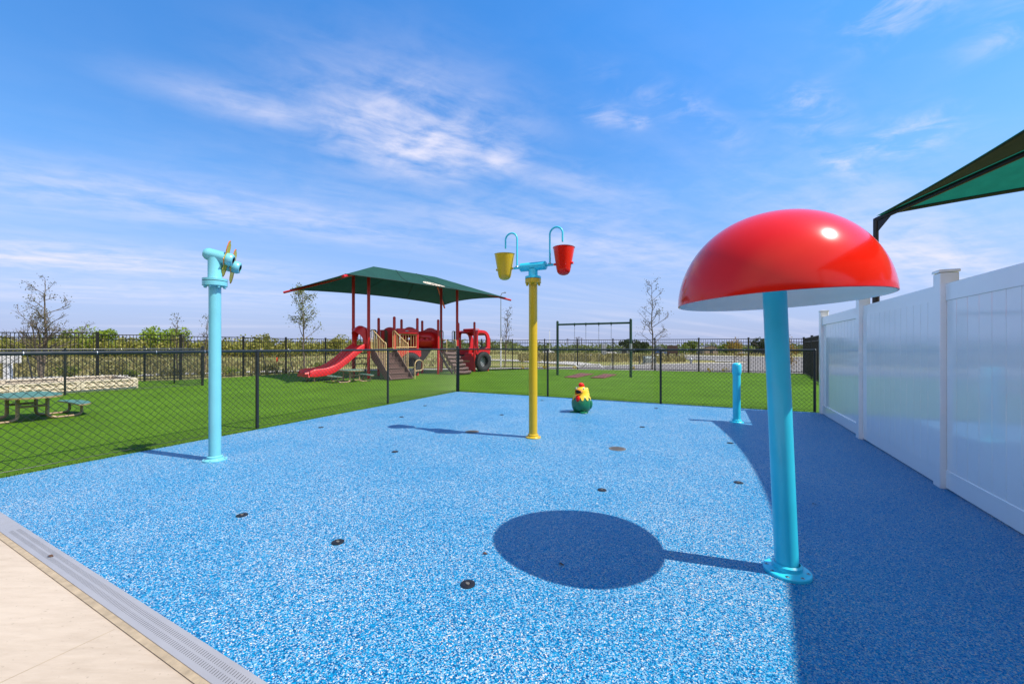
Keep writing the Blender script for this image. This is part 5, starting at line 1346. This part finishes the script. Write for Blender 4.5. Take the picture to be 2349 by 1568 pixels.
puf = noise(vec(al, ac, .9, 1.6, 9.1), 2.2, 8, .6, .8)
cl2 = math_n('MULTIPLY', pmask, rng(pf2, .40, .78))
cl1 = math_n('MULTIPLY', mask, rng(math_n('ADD', math_n('ADD', math_n('MULTIPLY', fib, .45), math_n('MULTIPLY', puf, .2)), math_n('MULTIPLY', pf2, .35)), .34, .66))
veil = math_n('MULTIPLY', rng(noise(vec(al, ac, .28, 1.3, 1.3), 1.0, 7, .58, .4), .46, .78), .42)
low = rng(sx.outputs['Z'], .12, .45, 1.0, .0)
back = math_n('MULTIPLY', rng(sx.outputs['Y'], -.05, -.6), rng(noise(vec(al, ac, .5, .9, 5.5), 1.1, 6, .55, .3), .3, .62, .35, 1.0))  # added cloud cover over the unseen half of the sky, as fill
cloud = math_n('MAXIMUM', math_n('ADD', math_n('ADD', cl1, cl2), math_n('MULTIPLY', veil, low), None, True), back)
# colour of the clear sky
hs = N.new('ShaderNodeHueSaturation'); hs.inputs['Saturation'].default_value = 1.15; hs.inputs['Hue'].default_value = .5
L.new(sky.outputs['Color'], hs.inputs['Color'])
tint = N.new('ShaderNodeMixRGB'); tint.blend_type = 'MULTIPLY'; tint.inputs['Fac'].default_value = 1
tr_ = N.new('ShaderNodeValToRGB'); te = tr_.color_ramp.elements
te[0].position = 0; te[0].color = (.27, .32, .60, 1); te[1].position = .62; te[1].color = (.46, 1.02, 1.36, 1)
e = te.new(.04); e.color = (.36, .41, .60, 1)
e = te.new(.10); e.color = (.50, .60, .80, 1)
e = te.new(.34); e.color = (.66, .92, 1.10, 1)
L.new(sx.outputs['Z'], tr_.inputs['Fac']); L.new(tr_.outputs['Color'], tint.inputs['Color2'])
L.new(hs.outputs['Color'], tint.inputs['Color1'])
hz = N.new('ShaderNodeMixRGB'); hz.inputs['Color2'].default_value = (2.35, 2.78, 4.35, 1)   # thin high haze low in the sky
L.new(rng(sx.outputs['Z'], .03, .36, .70, .0), hz.inputs['Fac']); L.new(tint.outputs['Color'], hz.inputs['Color1'])
mixc = N.new('ShaderNodeMixRGB'); mixc.inputs['Color2'].default_value = (4.3, 4.2, 4.9, 1)
L.new(math_n('MULTIPLY', cloud, .85), mixc.inputs['Fac']); L.new(hz.outputs['Color'], mixc.inputs['Color1'])
back_fill = N.new('ShaderNodeMixRGB'); back_fill.inputs['Color2'].default_value = (5.0, 4.8, 4.5, 1)   # added bright haze behind the viewer, unseen, for neutral fill light
L.new(math_n('MULTIPLY', back, .3), back_fill.inputs['Fac']); L.new(mixc.outputs['Color'], back_fill.inputs['Color1'])
L.new(back_fill.outputs['Color'], bg.inputs['Color']); bg.inputs['Strength'].default_value = .15

cd = bpy.data.cameras.new('camera'); cam = bpy.data.objects.new('camera', cd); COL.objects.link(cam)
cam.location = (0, 0, HC); cam.rotation_euler = (math.radians(90), 0, 0)
cd.sensor_width = 36; cd.lens = 36 * F / 2349; cd.shift_y = (HZ - 783.5) / 2349; cd.clip_start = .05; cd.clip_end = 3000
S.camera = cam
# calibrate every reflectance to the strength of the sun
KEEP = {'red_gelcoat', 'aqua_powdercoat', 'faded_aqua_powdercoat', 'white_gelcoat', 'white_vinyl', 'red_play_plastic', 'red_play_post', 'white_paint', 'yellow_gelcoat', 'brown_play_plastic', 'tan_powdercoat', 'cream_timber_plastic', 'thicket_leaves', 'mid_green_leaves', 'willow_leaves', 'far_tree_leaves', 'yellow_green_leaves', 'dry_grass_field'}
for m in bpy.data.materials:
    if m.name in KEEP: continue
    for n in m.node_tree.nodes:
        if n.type == 'VALTORGB':
            for e in n.color_ramp.elements: e.color = (*[c * .76 for c in e.color[:3]], 1)
S.view_settings.view_transform = 'Standard'; S.view_settings.look = 'None'; S.view_settings.exposure = 0.5; S.view_settings.gamma = 1.0
S.render.engine = 'CYCLES'; S.cycles.max_bounces = 6; S.cycles.transparent_max_bounces = 12
